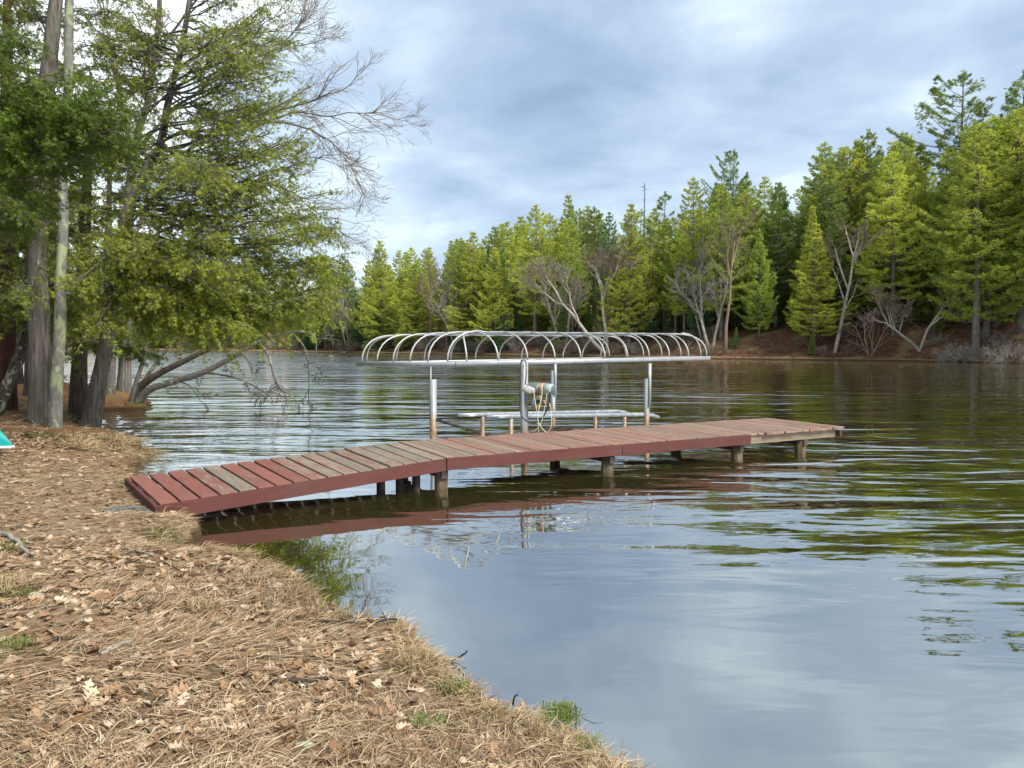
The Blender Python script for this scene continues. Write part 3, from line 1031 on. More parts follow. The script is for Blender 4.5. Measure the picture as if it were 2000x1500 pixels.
# ------------------------------------------------------------------ teal boat end at the edge of the bank
tb = G(25, 877, 0.36)
ap = At(0, 838, tb[1] + 0.25)
base = np.array((tb[0], tb[1], 0.37))
mb = MB()
lft = np.array((-1.0, 0.12, 0))
sec = []
for s, hw, zt in ((0, 0.02, 0.02), (0.25, 0.10, 0.30), (0.7, 0.22, 0.52), (1.3, 0.3, 0.6), (2.2, 0.33, 0.58)):
    c = base + lft * s
    sec.append([c + (0, -hw, 0.03), c + (0, -hw * 0.75, zt * 0.55 + 0.03), c + (0, 0, zt + 0.03), c + (0, hw * 0.75, zt * 0.55 + 0.03), c + (0, hw, 0.03)])
sec = np.array(sec)
ns, nk, _ = sec.shape
idx = np.arange(ns * nk).reshape(ns, nk)
F = np.stack((idx[:-1, :-1], idx[:-1, 1:], idx[1:, 1:], idx[1:, :-1]), -1).reshape(-1, 4)
boat = thing('kayak', base, 'teal pointed kayak end with a white rim lying on the bank below the cedars', 'kayak')
mb.add(sec, F); mb.build('hull', M['teal'], boat)
mb = MB()
for j in (0, nk - 1):
    mb.tubes(sec[:, j] + (0, 0, -0.012), np.full(ns, 0.02), 6, cap=True)
mb.build('rim', M['white'], boat, True)

# ------------------------------------------------------------------ branching wood
def grow(out, p, d, L_, r, lev, rg, spec):
    """one branch as five points, then its children"""
    K = 5
    pts = [np.array(p, float)]; dd = nrm(d)
    for k in range(K - 1):
        dd = nrm(dd + rg.normal(0, spec['wig'], 3) + np.array((0, 0, spec['up'][min(lev, len(spec['up']) - 1)])))
        pts.append(pts[-1] + dd * L_ / (K - 1))
    pts = np.array(pts)
    rr = r * np.linspace(1, 0.45 if lev < spec['levels'] - 1 else 0.3, K)
    out.append((pts, np.maximum(rr, spec['rmin']), lev))
    if lev + 1 >= spec['levels']:
        return
    n = spec['n'][lev]
    n = max(1, int(round(n * rg.uniform(0.75, 1.25))))
    for i in range(n):
        f = rg.uniform(spec['from'], 1.0) if i else 1.0
        x = f * (K - 1); k = min(int(x), K - 2); q = pts[k] + (pts[k + 1] - pts[k]) * (x - k)
        t = nrm(pts[k + 1] - pts[k])
        side = nrm(np.cross(t, rg.normal(0, 1, 3)))
        sp = spec['spread'] * rg.uniform(0.6, 1.3)
        nd = nrm(t * math.cos(sp) + side * math.sin(sp) + np.array(spec.get('pull', (0, 0, 0))))
        grow(out, q, nd, L_ * spec['ratio'] * rg.uniform(0.7, 1.25) * (1.15 - 0.4 * f), r * rg.uniform(0.42, 0.62) * (1.1 - 0.3 * f), lev + 1, rg, spec)


def wood_mesh(name, out, mat, sides=(8, 6, 5, 3, 3, 3)):
    mb = MB()
    for lev in sorted(set(o[2] for o in out)):
        sel = [o for o in out if o[2] == lev]
        mb.tubes(np.array([o[0] for o in sel]), np.array([o[1] for o in sel]), sides[min(lev, len(sides) - 1)])
    return mb.mesh(name, mat, True)


# ------------------------------------------------------------------ far shore pines
def needle_template(k, rg, spread, wid):
    V, F = [], []
    for i in range(k):
        a = i * 2.4 + rg.uniform(-0.3, 0.3); t = rg.uniform(0.15, spread)
        d = np.array((math.cos(t), math.sin(t) * math.cos(a), math.sin(t) * math.sin(a) * 0.8 + 0.12))
        d = nrm(d) * rg.uniform(0.75, 1.1)
        s = nrm(np.cross(d, rg.normal(0, 1, 3))) * wid
        n0 = len(V)
        V += [d * 0.08 - s * 0.4, d * 0.6 - s, d, d * 0.55 + s]
        F += [(n0, n0 + 1, n0 + 2, n0 + 3)]
    return np.array(V), np.array(F)


def make_pine(seed, Ht, low, width, kind):
    """trunk mesh and crown mesh of one pine, base at the origin"""
    rg = np.random.default_rng(seed)
    lean = rg.normal(0, 0.012, 2)
    k = 12
    zz = np.linspace(-0.4, Ht * 0.985, k)
    wob = np.cumsum(rg.normal(0, 0.03, (k, 2)), 0)
    P = np.stack((lean[0] * zz + wob[:, 0], lean[1] * zz + wob[:, 1], zz), -1)
    r0 = 0.0115 * Ht + 0.03
    rad = r0 * (1 - 0.93 * np.linspace(0, 1, k) ** 1.1)
    wood = MB(); wood.tubes(P, rad, 8)
    tp, td, tsz = [], [], []
    z = Ht * low
    brs, brr = [], []
    while z < Ht * 0.985:
        f = z / Ht
        g = (f - low) / (1 - low)
        if kind == 'full':
            prof = (1 - g) ** 1.0 * (0.8 + 0.5 * min(1, g * 6)) + 0.03
        elif kind == 'open':
            prof = 0.55 + 0.75 * math.sin(math.pi * min(1, g * 0.95 + 0.12)) - 0.35 * g
        elif kind == 'fir':
            prof = (1 - g) * 0.95 + 0.04
        else:
            prof = (1 - g) ** 0.9 * (0.6 + 0.75 * min(1, g * 3.5)) + 0.035
        nb_ = int(rg.integers(4, 7)) if kind != 'fir' else int(rg.integers(6, 9))
        if kind == 'open': nb_ = int(rg.integers(3, 6))
        a0 = rg.uniform(0, 6.28)
        for b in range(nb_):
            if rg.random() < (0.22 if kind == 'open' else 0.1): continue
            a = a0 + b * 6.283 / nb_ + rg.normal(0, 0.25)
            Lb = width * prof * rg.uniform(0.55, 1.3)
            if kind == 'open': Lb *= (1.35 if math.cos(a - 0.4) > 0 else 0.75)
            el = {'full': 0.10 + 0.55 * g, 'mid': -0.02 + 0.65 * g, 'open': 0.28 + 0.5 * g, 'fir': -0.22 + 0.65 * g}[kind] + rg.normal(0, 0.08)
            base_ = np.array((np.interp(z, zz, P[:, 0]), np.interp(z, zz, P[:, 1]), z))
            h = np.array((math.cos(a), math.sin(a), 0))
            s = np.linspace(0, 1, 5)
            droop = {'full': 0.10, 'mid': 0.13, 'open': 0.06, 'fir': 0.05}[kind]
            bend = (-droop * np.sin(s * math.pi) + 0.13 * s ** 3) * Lb
            BP = base_ + h * (Lb * s * math.cos(el))[:, None] + np.array((0, 0, 1.0)) * (Lb * s * math.sin(el) + bend)[:, None]
            brs.append(BP); brr.append(np.maximum(0.011 * Lb + 0.012, 0.012) * np.array((1, .8, .6, .4, .2)))
            side = np.array((-h[1], h[0], 0))
            nt_ = max(7, int(Lb * (27 if kind != 'fir' else 22)))
            for q in range(nt_):
                t = rg.uniform(0.22 if kind != 'open' else 0.4, 1.0) if q > 3 else rg.uniform(0.85, 1.02)
                x = min(t, 0.999) * 4; i = int(x)
                c = BP[i] + (BP[i + 1] - BP[i]) * (x - i)
                sl = Lb * 0.46 * (1.15 - t) * rg.uniform(0.2, 1) * rg.choice((-1, 1)) + rg.normal(0, 0.06)
                c = c + side * sl + h * abs(sl) * 0.55 + np.array((0, 0, abs(sl) * 0.10 + rg.normal(0.02, 0.05)))
                d = h + side * np.sign(sl) * rg.uniform(0, 0.9) + np.array((0, 0, rg.uniform(-0.05, 0.6)))
                tp.append(c); td.append(d); tsz.append(rg.uniform(0.20, 0.40) * (0.85 if kind == 'fir' else 1))
        z += Ht * {'full': 0.030, 'mid': 0.033, 'open': 0.034, 'fir': 0.024}[kind] * rg.uniform(0.7, 1.35)
    for q in range(14):
        tp.append(P[-1] - np.array((0, 0, rg.uniform(-0.1, 0.9)))); td.append(np.array((rg.normal(0, .5), rg.normal(0, .5), 1.0))); tsz.append(0.4)
    # dead lower limbs
    if low > 0.14 and kind != 'fir':
        for q in range(10):
            z = rg.uniform(0.08 * Ht, low * Ht); a = rg.uniform(0, 6.28); Lb = rg.uniform(0.4, 1.5)
            h = np.array((math.cos(a), math.sin(a), rg.uniform(-0.3, 0.25))); b0 = np.array((np.interp(z, zz, P[:, 0]), np.interp(z, zz, P[:, 1]), z))
            brs.append(b0 + h * (Lb * np.linspace(0, 1, 5))[:, None]); brr.append(np.array((.02, .016, .012, .008, .005)))
    wood.tubes(np.array(brs), np.array(brr), 4)
    tp, td, tsz = np.array(tp), nrm(np.array(td)), np.array(tsz)
    crown = MB()
    nv = 4
    for j in range(nv):
        tv, tf = needle_template(6, rg, 1.15, 0.085 if kind != 'fir' else 0.078)
        s = slice(j, None, nv)
        Yv = nrm(np.cross(rg.normal(0, 1, td[s].shape) + (0, 0, 2.0), td[s])); Zv = np.cross(td[s], Yv)
        crown.stamps(tv, tf, tp[s], td[s], Yv, Zv, tsz[s])
    return wood.mesh('trunk', M['bark_pine'], True), crown.mesh('crown', M['pine'])


PROTO = {}
for key, args in {'full_a': (1, 18, 0.07, 3.3, 'full'), 'full_b': (2, 19, 0.10, 3.0, 'full'), 'full_c': (3, 16, 0.05, 3.1, 'full'),
                  'mid_a': (4, 21, 0.24, 3.6, 'mid'), 'mid_b': (5, 22, 0.30, 3.3, 'mid'), 'mid_c': (6, 20, 0.20, 3.5, 'mid'),
                  'open_a': (7, 26, 0.45, 3.0, 'open'), 'open_b': (8, 24, 0.50, 2.5, 'open'),
                  'fir_a': (9, 15, 0.05, 2.1, 'fir'), 'fir_b': (10, 9, 0.04, 1.9, 'fir')}.items():
    PROTO[key] = (args[1],) + make_pine(*args)

LIGHT = (0.34, 0.385, 0.06); MIDG = (0.26, 0.325, 0.058); DARK = (0.165, 0.23, 0.058); BLUE = (0.11, 0.185, 0.08)


def place_pine(x, y, top_z, key, col, label, group=None, wide=1.0, name='pine_tree', z0=None):
    Ht, tm, cm = PROTO[key]
    if z0 is None:
        z0 = float(z_far(np.array([x]), np.array([y]))[0])
    s = max((top_z - z0) / Ht, 0.15)
    o = thing(name, (x, y, z0), label, 'tree', group)
    w = s * wide
    o.scale = (w, w, s)
    o.rotation_euler = (0, 0, R.uniform(0, 6.283))
    for nm, me in (('trunk', tm), ('crown', cm)):
        c = bpy.data.objects.new(nm, me); COL.objects.link(c); c.parent = o
        k = R.uniform(0.85, 1.15)
        c.color = (col[0] * k, col[1] * k * R.uniform(0.95, 1.05), col[2] * k, 1)
    return o


shore_px = np.array([-400, 0, 300, 650, 1000, 1400, 1700, 2000, 2400], float)
shore_d = np.array([215, 196, 169, 128, 100, 82, 74, 63, 46], float)


def spot(px, inland):
    """a place on the far bank behind its waterline"""
    d = float(np.interp(px, shore_px, shore_d)) + inland
    return (px - 1000) / FPX * d, d


def top_at(py, d):
    return H + (667 - py) / FPX * d


# front row, each one told apart by what stands beside it
front = [  # px, top py, inland, kind, colour, width, label
    (668, 500, 6, 'fir_a', DARK, 1.1, 'dark narrow conifer at the far end of the opposite shore beside the cedar boughs'),
    (746, 472, 4, 'full_a', LIGHT, 1.05, 'bright yellow-green pine with boughs to the ground, paired with a smaller rounded pine'),
    (806, 516, 4, 'full_c', LIGHT, 1.2, 'smaller rounded bright green pine standing against a taller yellow-green pine'),
    (925, 455, 4, 'full_b', LIGHT, 1.1, 'broad light green pine with layered boughs behind the left part of the canopy frame'),
    (968, 485, 3, 'full_a', LIGHT, 0.95, 'light green pine half merged with the broad layered pine beside it'),
    (1045, 402, 5, 'mid_c', LIGHT, 0.95, 'tall yellow-green pine with sunlit drooping tips above the winch leg'),
    (1112, 385, 14, 'full_b', MIDG, 0.8, 'tall pointed green pine rising behind the forked bare tree'),
    (1160, 405, 16, 'mid_a', DARK, 0.9, 'dark blue-green pine behind the forked bare tree'),
    (1228, 402, 4, 'full_a', LIGHT, 0.95, 'tall bright pine with boughs almost to the water, beside the forked bare tree'),
    (1292, 378, 12, 'open_b', DARK, 0.9, 'dark rounded pine crown beside a dead pole-like snag'),
    (1350, 352, 10, 'mid_b', LIGHT, 0.9, 'tall light green pine above the grey leafless thicket'),
    (1425, 296, 16, 'open_a', DARK, 0.75, 'dark lopsided pine top standing above its neighbours'),
    (1460, 385, 9, 'mid_a', MIDG, 0.9, 'mid green pine behind the slender mossy trunk'),
    (1482, 450, 5, 'full_c', MIDG, 0.72, 'slim young pine with short even boughs on the red-brown slope'),
    (1590, 440, 2.5, 'full_b', LIGHT, 1.15, 'bright yellow-green pine whose long low boughs hang over the red-brown bank'),
    (1600, 286, 11, 'mid_b', MIDG, 1.0, 'tall green pine rising behind the pale bare birch'),
    (1690, 258, 13, 'mid_a', MIDG, 0.9, 'tall pine with a dense pointed top right of the pale bare birch'),
    (1745, 300, 5, 'mid_c', LIGHT, 1.0, 'light green pine with a bare lower trunk above the leafless shrub on the bank'),
    (1862, 148, 13, 'open_a', DARK, 1.05, 'tallest pine of the shore, dark with an open windswept crown'),
    (1905, 245, 1.8, 'mid_b', LIGHT, 1.05, 'broad light green pine with a bare grey trunk beside the white driftwood'),
    (1975, 150, 12, 'open_b', DARK, 0.95, 'very tall dark ragged-topped pine behind the big yellow-green pine'),
    (1992, 215, 6, 'mid_c', LIGHT, 1.15, 'big yellow-green pine with heavy layered boughs above the grey brush pile'),
]
taken = []
for px, ty, inl, key, col, wd, lab in front:
    x, y = spot(px, inl)
    place_pine(x, y, top_at(ty, y), key, col, lab, 'pines of the far shore', wd * 1.25)
    taken.append((x, y))
# small firs low on the bank
for px, ty, inl, lab in ((1585, 650, 1.2, 'small dark green fir crouching at the foot of the bright low-boughed pine'), (1437, 640, 2.5, 'small dark fir beside the slender mossy trunk on the bank'),
                         (1830, 590, 5, 'dark young fir behind the leaning white birch'), (1530, 600, 12, 'dark young fir between the slim pine and the bright low-boughed pine'),
                         (1262, 560, 5, 'deep green young fir next to the tall bright pine'), (1005, 570, 6, 'deep green young fir between two light pines behind the canopy frame'),
                         (700, 590, 4, 'deep green young fir near the far end of the opposite shore')):
    x, y = spot(px, inl)
    place_pine(x, y, top_at(ty, y), 'fir_b', BLUE if px < 1300 else DARK, lab, 'young firs of the far shore', 1.0, 'fir_tree')
    taken.append((x, y))

prof_px = np.array([-300, 300, 640, 700, 760, 830, 890, 960, 1030, 1110, 1220, 1290, 1340, 1390, 1430, 1500, 1560, 1600, 1690, 1760, 1860, 1910, 1970, 2060, 2300], float)
prof_py = np.array([520, 520, 512, 505, 495, 480, 470, 450, 420, 400, 415, 400, 405, 370, 345, 350, 335, 305, 275, 262, 240, 245, 200, 180, 150], float)
ANCH = ((300, 'the cedar boughs'), (668, 'the dark narrow conifer'), (746, 'the paired bright pines'), (860, 'the hazy brown leafless tree'), (945, 'the broad layered pine'), (1045, 'the pine above the winch leg'),
        (1150, 'the forked bare tree'), (1228, 'the tall bright pine'), (1292, 'the dark rounded crown'), (1388, 'the grey leafless thicket'), (1482, 'the slim young pine'), (1590, 'the bright low-boughed pine'),
        (1630, 'the pale bare birch'), (1745, 'the bare-trunked pine'), (1800, 'the leaning white birch'), (1870, 'the driftwood heaps'), (1992, 'the big yellow-green pine'))


def anchor(px):
    return min(ANCH, key=lambda a: abs(a[0] - px))[1]


fill = 0
tries = 0
while fill < 220 and tries < 6000:
    tries += 1
    px = R.uniform(-150, 660) if R.random() < 0.25 else R.uniform(620, 2100)
    inl = R.uniform(7, 46) if R.random() < 0.75 else R.uniform(4, 10)
    x, y = spot(px, inl)
    if any((x - a) ** 2 + (y - b) ** 2 < (2.2 + y * 0.005) ** 2 for a, b in taken):
        continue
    taken.append((x, y))
    ty = float(np.interp(px, prof_px, prof_py)) + R.choice((0, 6, 14, 28, 50))
    key = R.choice(('full_a', 'full_b', 'mid_a', 'mid_b', 'mid_c', 'mid_a', 'open_b', 'fir_a'))
    tint = R.choice((0, 0, 0, 1, 1, 1, 2, 3))
    words = ('light green', 'mid green', 'dark green', 'bluish dark green')[tint]
    shape = {'ful': 'full-skirted pine', 'mid': 'high-crowned pine', 'ope': 'open-topped pine', 'fir': 'narrow spire-shaped conifer'}[key[:3]]
    if key == 'fir_a': ty += 30
    lab = '%s %s in the forest behind %s' % (words, shape, anchor(px))
    place_pine(x, y, top_at(ty, y), key, (LIGHT, MIDG, DARK, BLUE)[tint], lab, 'forest trees of the far shore', R.uniform(0.95, 1.3))
    fill += 1

# dark young firs of the understorey close the gaps between the trunks
for i in range(115):
    px = R.uniform(560, 2050) if i < 60 else (R.uniform(200, 760) if i < 90 else R.uniform(640, 1380))
    x, y = spot(px, R.uniform(9, 30) if i < 60 else R.uniform(1.5, 12))
    z0 = float(z_far(np.array([x]), np.array([y]))[0])
    place_pine(x, y, z0 + R.uniform(3.5, 8), R.choice(('fir_b', 'fir_a')), (DARK, BLUE)[i % 2], '%s young fir in the forest shade behind %s' % (('dark green', 'bluish')[i % 2], anchor(px)), 'understorey firs of the far shore', R.uniform(1.1, 1.6), 'fir_tree')

# ------------------------------------------------------------------ far shore bare trees, shrubs, driftwood
BARE = {}
spec_tree = dict(levels=5, n=(7, 6, 5, 4), ratio=0.46, spread=0.62, wig=0.10, up=(0.02, 0.10, 0.06, 0.03), rmin=0.012, **{'from': 0.35})
spec_shrub = dict(levels=4, n=(8, 7, 5), ratio=0.55, spread=0.7, wig=0.16, up=(0.03, 0.04, 0.0), rmin=0.006, **{'from': 0.15})
spec_fork = dict(levels=5, n=(4, 6, 6, 4), ratio=0.62, spread=0.55, wig=0.13, up=(0.0, 0.05, 0.02, 0.0), rmin=0.012, **{'from': 0.45})


def bare(key, seed, dirs, L_, r, spec, mat):
    rg = np.random.default_rng(seed); out = []
    for d in dirs:
        grow(out, (rg.normal(0, 0.08), rg.normal(0, 0.08), -0.2), d, L_ * rg.uniform(0.85, 1.1), r, 0, rg, spec)
    main = [o for o in out if o[2] <= 1]; fine = [o for o in out if o[2] > 1]
    BARE[key] = (wood_mesh('trunk', main, M[mat]), wood_mesh('twigs', [(p, q, l - 2) for p, q, l in fine], M['bark_twig' if mat != 'bark_grey' else 'bark_grey'], (4, 3, 3)),
                 float(max(o[0][:, 2].max() for o in out)))


bare('birch', 21, [(0.02, 0, 1)], 8.0, 0.17, spec_tree, 'bark_birch')
bare('maple', 22, [(-0.12, 0, 1), (0.15, 0.1, 1)], 8.0, 0.14, spec_tree, 'bark_grey')
bare('forked', 23, [(-0.42, 0.0, 1), (0.05, 0, 1)], 7.5, 0.19, spec_fork, 'bark_birch')
bare('brownish', 24, [(0, 0, 1)], 8.5, 0.13, spec_tree, 'bark_brown')
bare('lean', 25, [(0.55, -0.1, 0.9), (-0.35, 0, 0.55)], 4.2, 0.13, spec_fork, 'bark_birch')
bare('shrub', 26, [(math.cos(a) * 0.5, math.sin(a) * 0.5, 1) for a in np.linspace(0, 5.5, 6)], 2.0, 0.025, spec_shrub, 'bark_brown')
bare('shrub_grey', 27, [(math.cos(a) * 0.8, math.sin(a) * 0.6, 0.7) for a in np.linspace(0, 5.5, 7)], 2.2, 0.03, spec_shrub, 'bark_grey')
bare('big_shrub', 30, [(math.cos(a) * 0.45, math.sin(a) * 0.45, 1) for a in np.linspace(0, 5, 4)], 3.2, 0.05, dict(spec_shrub, n=(6, 5, 4), up=(0.0, -0.05, -0.06), rmin=0.009), 'bark_brown')
bare('drift', 28, [(math.cos(a), math.sin(a) * 0.6, 0.25) for a in np.linspace(0.2, 6, 9)], 2.0, 0.045, spec_shrub, 'bark_grey')
bare('drift_brown', 29, [(math.cos(a), math.sin(a) * 0.6, 0.35) for a in np.linspace(0.2, 6, 8)], 2.2, 0.045, spec_shrub, 'bark_brown')


def place_bare(px, inl, top_py, key, label, group, name='bare_tree', rot=None, cat='tree', height=None):
    x, y = spot(px, inl)
    z0 = float(z_far(np.array([x]), np.array([y]))[0])
    tm, wm, Ht = BARE[key]
    s = (top_at(top_py, y) - z0) / Ht if height is None else height / Ht
    o = thing(name, (x, y, z0), label, cat, group)
    o.scale = (s, s, s); o.rotation_euler = (0, 0, R.uniform(-0.5, 0.5) if rot is None else rot)
    for nm, me in (('trunk', tm), ('twigs', wm)):
        c = bpy.data.objects.new(nm, me); COL.objects.link(c); c.parent = o
    return o


BT = 'leafless trees of the far shore'
place_bare(1630, 1.6, 408, 'birch', 'pale bare birch with a straight white trunk between the pines on the red-brown bank', BT, 'birch_tree')
place_bare(1185, 1.2, 470, 'forked', 'forked bare tree with pale leaning limbs behind the canopy frame', BT)
place_bare(1388, 1.5, 465, 'maple', 'grey leafless thicket-like tree by the far end of the canopy frame', BT)
place_bare(1372, 4, 500, 'maple', 'lower grey leafless tree half hidden in the taller leafless thicket', BT, rot=2.0)
place_bare(1415, 2, 400, 'brownish', 'slender mossy trunk with sparse twigs at the edge of the red-brown slope', BT)
place_bare(872, 2.5, 505, 'brownish', 'hazy brown leafless tree between two light green pines', BT)
place_bare(890, 2, 535, 'maple', 'grey leafless tree beside the broad layered pine', BT, rot=1.0)
place_bare(1180, 3, 455, 'brownish', 'brown leafless tree behind the forked bare tree', BT, rot=1.3)
place_bare(680, 3, 555, 'maple', 'pale leafless tree near the far end of the opposite shore', BT, rot=2.4)
place_bare(650, 3, 575, 'brownish', 'thin leafless tree just past the tip of the cedar boughs', BT)
place_bare(1215, 20, 440, 'maple', 'faint leafless crown between the tall bright pine and the dark rounded pine', BT, rot=0.4)
place_bare(1795, 2.2, 548, 'lean', 'leaning white birch with curved forked limbs over the bank', BT, 'birch_tree', 0.0)
sh = place_bare(1698, 0.8, 590, 'big_shrub', 'spreading leafless shrub with drooping twigs at the water below the bare-trunked pine', 'leafless shrubs of the far bank', 'bare_shrub', None, 'shrub')
place_bare(840, 3, 520, 'brownish', 'brown leafless tree next to the smaller rounded pine', BT, rot=0.2)
place_bare(1100, 1.8, 500, 'maple', 'grey leafless tree left of the forked bare tree', BT, rot=2.9)
# dead snag
x, y = spot(1254, 14)
mb = MB(); zt = top_at(362, y); z0 = float(z_far(np.array([x]), np.array([y]))[0])
mb.tubes(np.stack((np.linspace(x, x + 0.15, 6), np.full(6, y), np.linspace(z0, zt, 6)), -1), np.linspace(0.16, 0.05, 6), 6)
brs = []
for k in range(16):
    zz = zt - R.uniform(0.2, 6); a = R.uniform(0, 6.28); l = R.uniform(0.3, 0.9)
    brs.append(np.array([(x + 0.12 + math.cos(a) * l * f, y + math.sin(a) * l * f, zz + 0.1 * f) for f in (0, .5, 1)]))
mb.tubes(np.array(brs), np.tile((0.03, 0.02, 0.01), (16, 1)), 4)
tag(mb.build('dead_snag', M['bark_branch'], smooth=True), 'dead pole-like snag with stubs rising above the treetops', 'tree')
# white stick leaning by the canopy
x, y = spot(880, 1.0)
p0 = At(880, 655, y); p1 = At(845, 585, y + 1)
mb = MB(); mb.tubes(curve_pts([At(886, 672, y), p0, At(862, 612, y), p1], 10), np.linspace(0.11, 0.04, 10), 5)
tag(mb.build('leaning_dead_tree', M['bark_birch'], smooth=True), 'thin white dead trunk leaning over the water behind the canopy frame', 'tree')

for px, inl, hh, key, lab in ((1868, 0.5, 2.0, 'drift', 'white tangled driftwood heap at the water left of the bare grey pine trunk'), (1885, 0.3, 1.7, 'drift', 'white tangled driftwood heap against the bare grey pine trunk'),
                              (1972, 0.6, 2.3, 'drift', 'grey brush pile at the water below the big yellow-green pine'), (1185, 2.0, 3.6, 'drift_brown', 'brown tangle of dead branches at the foot of the forked bare tree'),
                              (1150, 1.2, 2.2, 'drift_brown', 'low brown tangle of dead branches beside the forked bare tree'), (1345, 0.6, 1.7, 'drift_brown', 'fallen brown branches at the water behind the right end of the canopy frame')):
    place_bare(px, inl, 0, key, lab, 'driftwood and dead branches', 'driftwood', R.uniform(-0.4, 0.4), 'driftwood', hh)
for i in range(95):
    px = R.choice((R.uniform(640, 1420), R.uniform(1420, 2030), R.uniform(640, 1100), R.uniform(250, 640), R.uniform(900, 1420)))
    inl = R.uniform(0.2, 4.5)
    grey = R.random() < 0.15
    place_bare(px, inl, 0, 'shrub_grey' if grey else 'shrub', 'low %s leafless shrub on the far bank below %s' % ('grey' if grey else 'brown', anchor(px)), 'low shrubs of the far bank',
               'bare_shrub', R.uniform(0, 6), 'shrub', R.uniform(0.6, 1.5) * (1.5 if px < 1400 else 1.0))

# ------------------------------------------------------------------ near trees at the left
def trunk_mesh(pts, radii, n=22, sides=14, flare=0.25, seed=0):
    rg = np.random.default_rng(seed)
    P = curve_pts(pts, n)
    r = np.interp(np.linspace(0, 1, n), np.linspace(0, 1, len(radii)), radii)
    r = r * (1 + flare * np.exp(-np.arange(n) / 1.3)) * (1 + 0.03 * rg.standard_normal(n))
    mb = MB(); mb.tubes(P, r, sides)
    # uneven, fluted cross-section
    V = mb.v[0].reshape(n, sides, 3)
    a = np.arange(sides) * 2 * math.pi / sides
    fl = 1 + 0.06 * np.sin(3 * a + 1.0)[None] + 0.05 * np.sin(5 * a[None] + np.linspace(0, 2, n)[:, None])
    V[:] = P[:, None] + (V - P[:, None]) * fl[:, :, None]
    return mb, P, r


def spray_template(rg):
    """flat cedar fan: a stem with pointed lobes"""
    V, F = [], []
    for a, l0, l1 in ((0, 0.0, 1.0), (0.6, 0.15, 0.75), (-0.6, 0.2, 0.8), (0.95, 0.05, 0.5), (-0.95, 0.08, 0.55)):
        b = np.array((l0 * 0.5, 0, 0)); d = np.array((math.cos(a), math.sin(a), rg.uniform(-0.15, 0.15))); s = np.array((-d[1], d[0], 0)) * 0.07
        n0 = len(V); L_ = l1 - l0 * 0.5
        V += [b + d * L_ * 0.12 - s * 1.15, b + d * L_, b + d * L_ * 0.3 + s * 1.15]
        F.append((n0, n0 + 1, n0 + 2))
    return np.array(V), np.array(F)


def boughs_to(wood, crown, bl, seed, size=(0.05, 0.105), dens=1.3, hang=0.6, sub_len=0.32, rad=0.013, stem_from=0.18):
    """foliage boughs given as (start, end, droop, richness)"""
    rg = np.random.default_rng(seed)
    subs, subr, tp, td, ts = [], [], [], [], []
    for a, b, droop, rich in bl:
        a, b = np.asarray(a, float), np.asarray(b, float)
        L_ = float(np.linalg.norm(b - a)); K = 7
        s = np.linspace(0, 1, K)
        P = a + (b - a) * s[:, None]
        P[:, 2] += -droop * L_ * np.sin(s * math.pi) * (1.15 - 0.3 * s)
        P[1:-1] += rg.normal(0, 0.03 * L_ ** 0.5, (K - 2, 3))
        wood.tubes(P, np.maximum(rad * L_ ** 0.6 * np.linspace(1, 0.25, K), 0.005), 6)
        u = nrm(b - a)
        ns = max(4, int(L_ * 9))
        for i in range(ns):
            t = rg.uniform(stem_from, 1.0); x = min(t, 0.999) * (K - 1); k = int(x)
            q = P[k] + (P[k + 1] - P[k]) * (x - k)
            tg = nrm(P[k + 1] - P[k])
            sd = nrm(np.cross(tg, (0, 0, 1.0))) * rg.choice((-1, 1))
            d = nrm(tg * rg.uniform(0.4, 1.0) + sd * rg.uniform(0.3, 1.0) + np.array((0, 0, rg.uniform(-0.5, 0.35))))
            sl = L_ * sub_len * (1.2 - t * 0.7) * rg.uniform(0.4, 1.1) + 0.12
            sk = np.linspace(0, 1, 4)[:, None]
            SPt = q + d * sl * sk + np.array((0, 0, -1.0)) * (hang * 0.35 * sl * sk ** 2) + rg.normal(0, 0.015, (4, 3)) * sk
            subs.append(SPt); subr.append(np.linspace(0.008, 0.003, 4))
            m = max(2, int(sl * 34 * dens * rich))
            tt_ = rg.uniform(0.15, 1.05, m)
            base_ = q + d * sl * tt_[:, None] + np.array((0, 0, -1.0)) * (hang * 0.35 * sl * tt_[:, None] ** 2)
            base_ = base_ + rg.normal(0, 0.035, (m, 3))
            dd = nrm(d * 0.7 + rg.normal(0, 0.55, (m, 3)) + np.array((0, 0, -hang)))
            tp.append(base_); td.append(dd); ts.append(rg.uniform(size[0], size[1], m))
    if subs:
        wood.tubes(np.array(subs), np.array(subr), 3)
    tp, td, ts = np.concatenate(tp), np.concatenate(td), np.concatenate(ts)
    for j in range(4):
        tv, tf = spray_template(rg); s = slice(j, None, 4)
        Yv = nrm(np.cross(rg.normal(0, 1, td[s].shape), td[s])); Zv = np.cross(td[s], Yv)
        crown.stamps(tv, tf, tp[s], td[s], Yv, Zv, ts[s])
    return len(tp)


def near_tree(name, label, pts, radii, bark, boughs, col, seed, group=None, **kw):
    base_ = np.array(pts[0])
    o = thing(name, base_, label, 'tree', group)
    mb, P, r = trunk_mesh(pts, radii, seed=seed)
    br = MB(); cr = MB()
    mb.build('trunk', M[bark], o, True)
    if boughs:
        boughs_to(br, cr, boughs, seed, **kw)
        br.build('branches', M['bark_branch'], o, True)
        c = cr.build('crown', M['cedar'], o)
        c.color = col + (1,)
    return o, P


CEDAR = (0.155, 0.185, 0.02); CEDAR_D = (0.105, 0.135, 0.017); HEM = (0.075, 0.12, 0.013)
rb = random.Random(77)


def along(x0, y, d0, xr, yr):
    # boughs leave the trunk at different heights, following its lean
    return At(x0 - (y - yr) * (0.22 if xr > 200 else 0.0), y, d0)


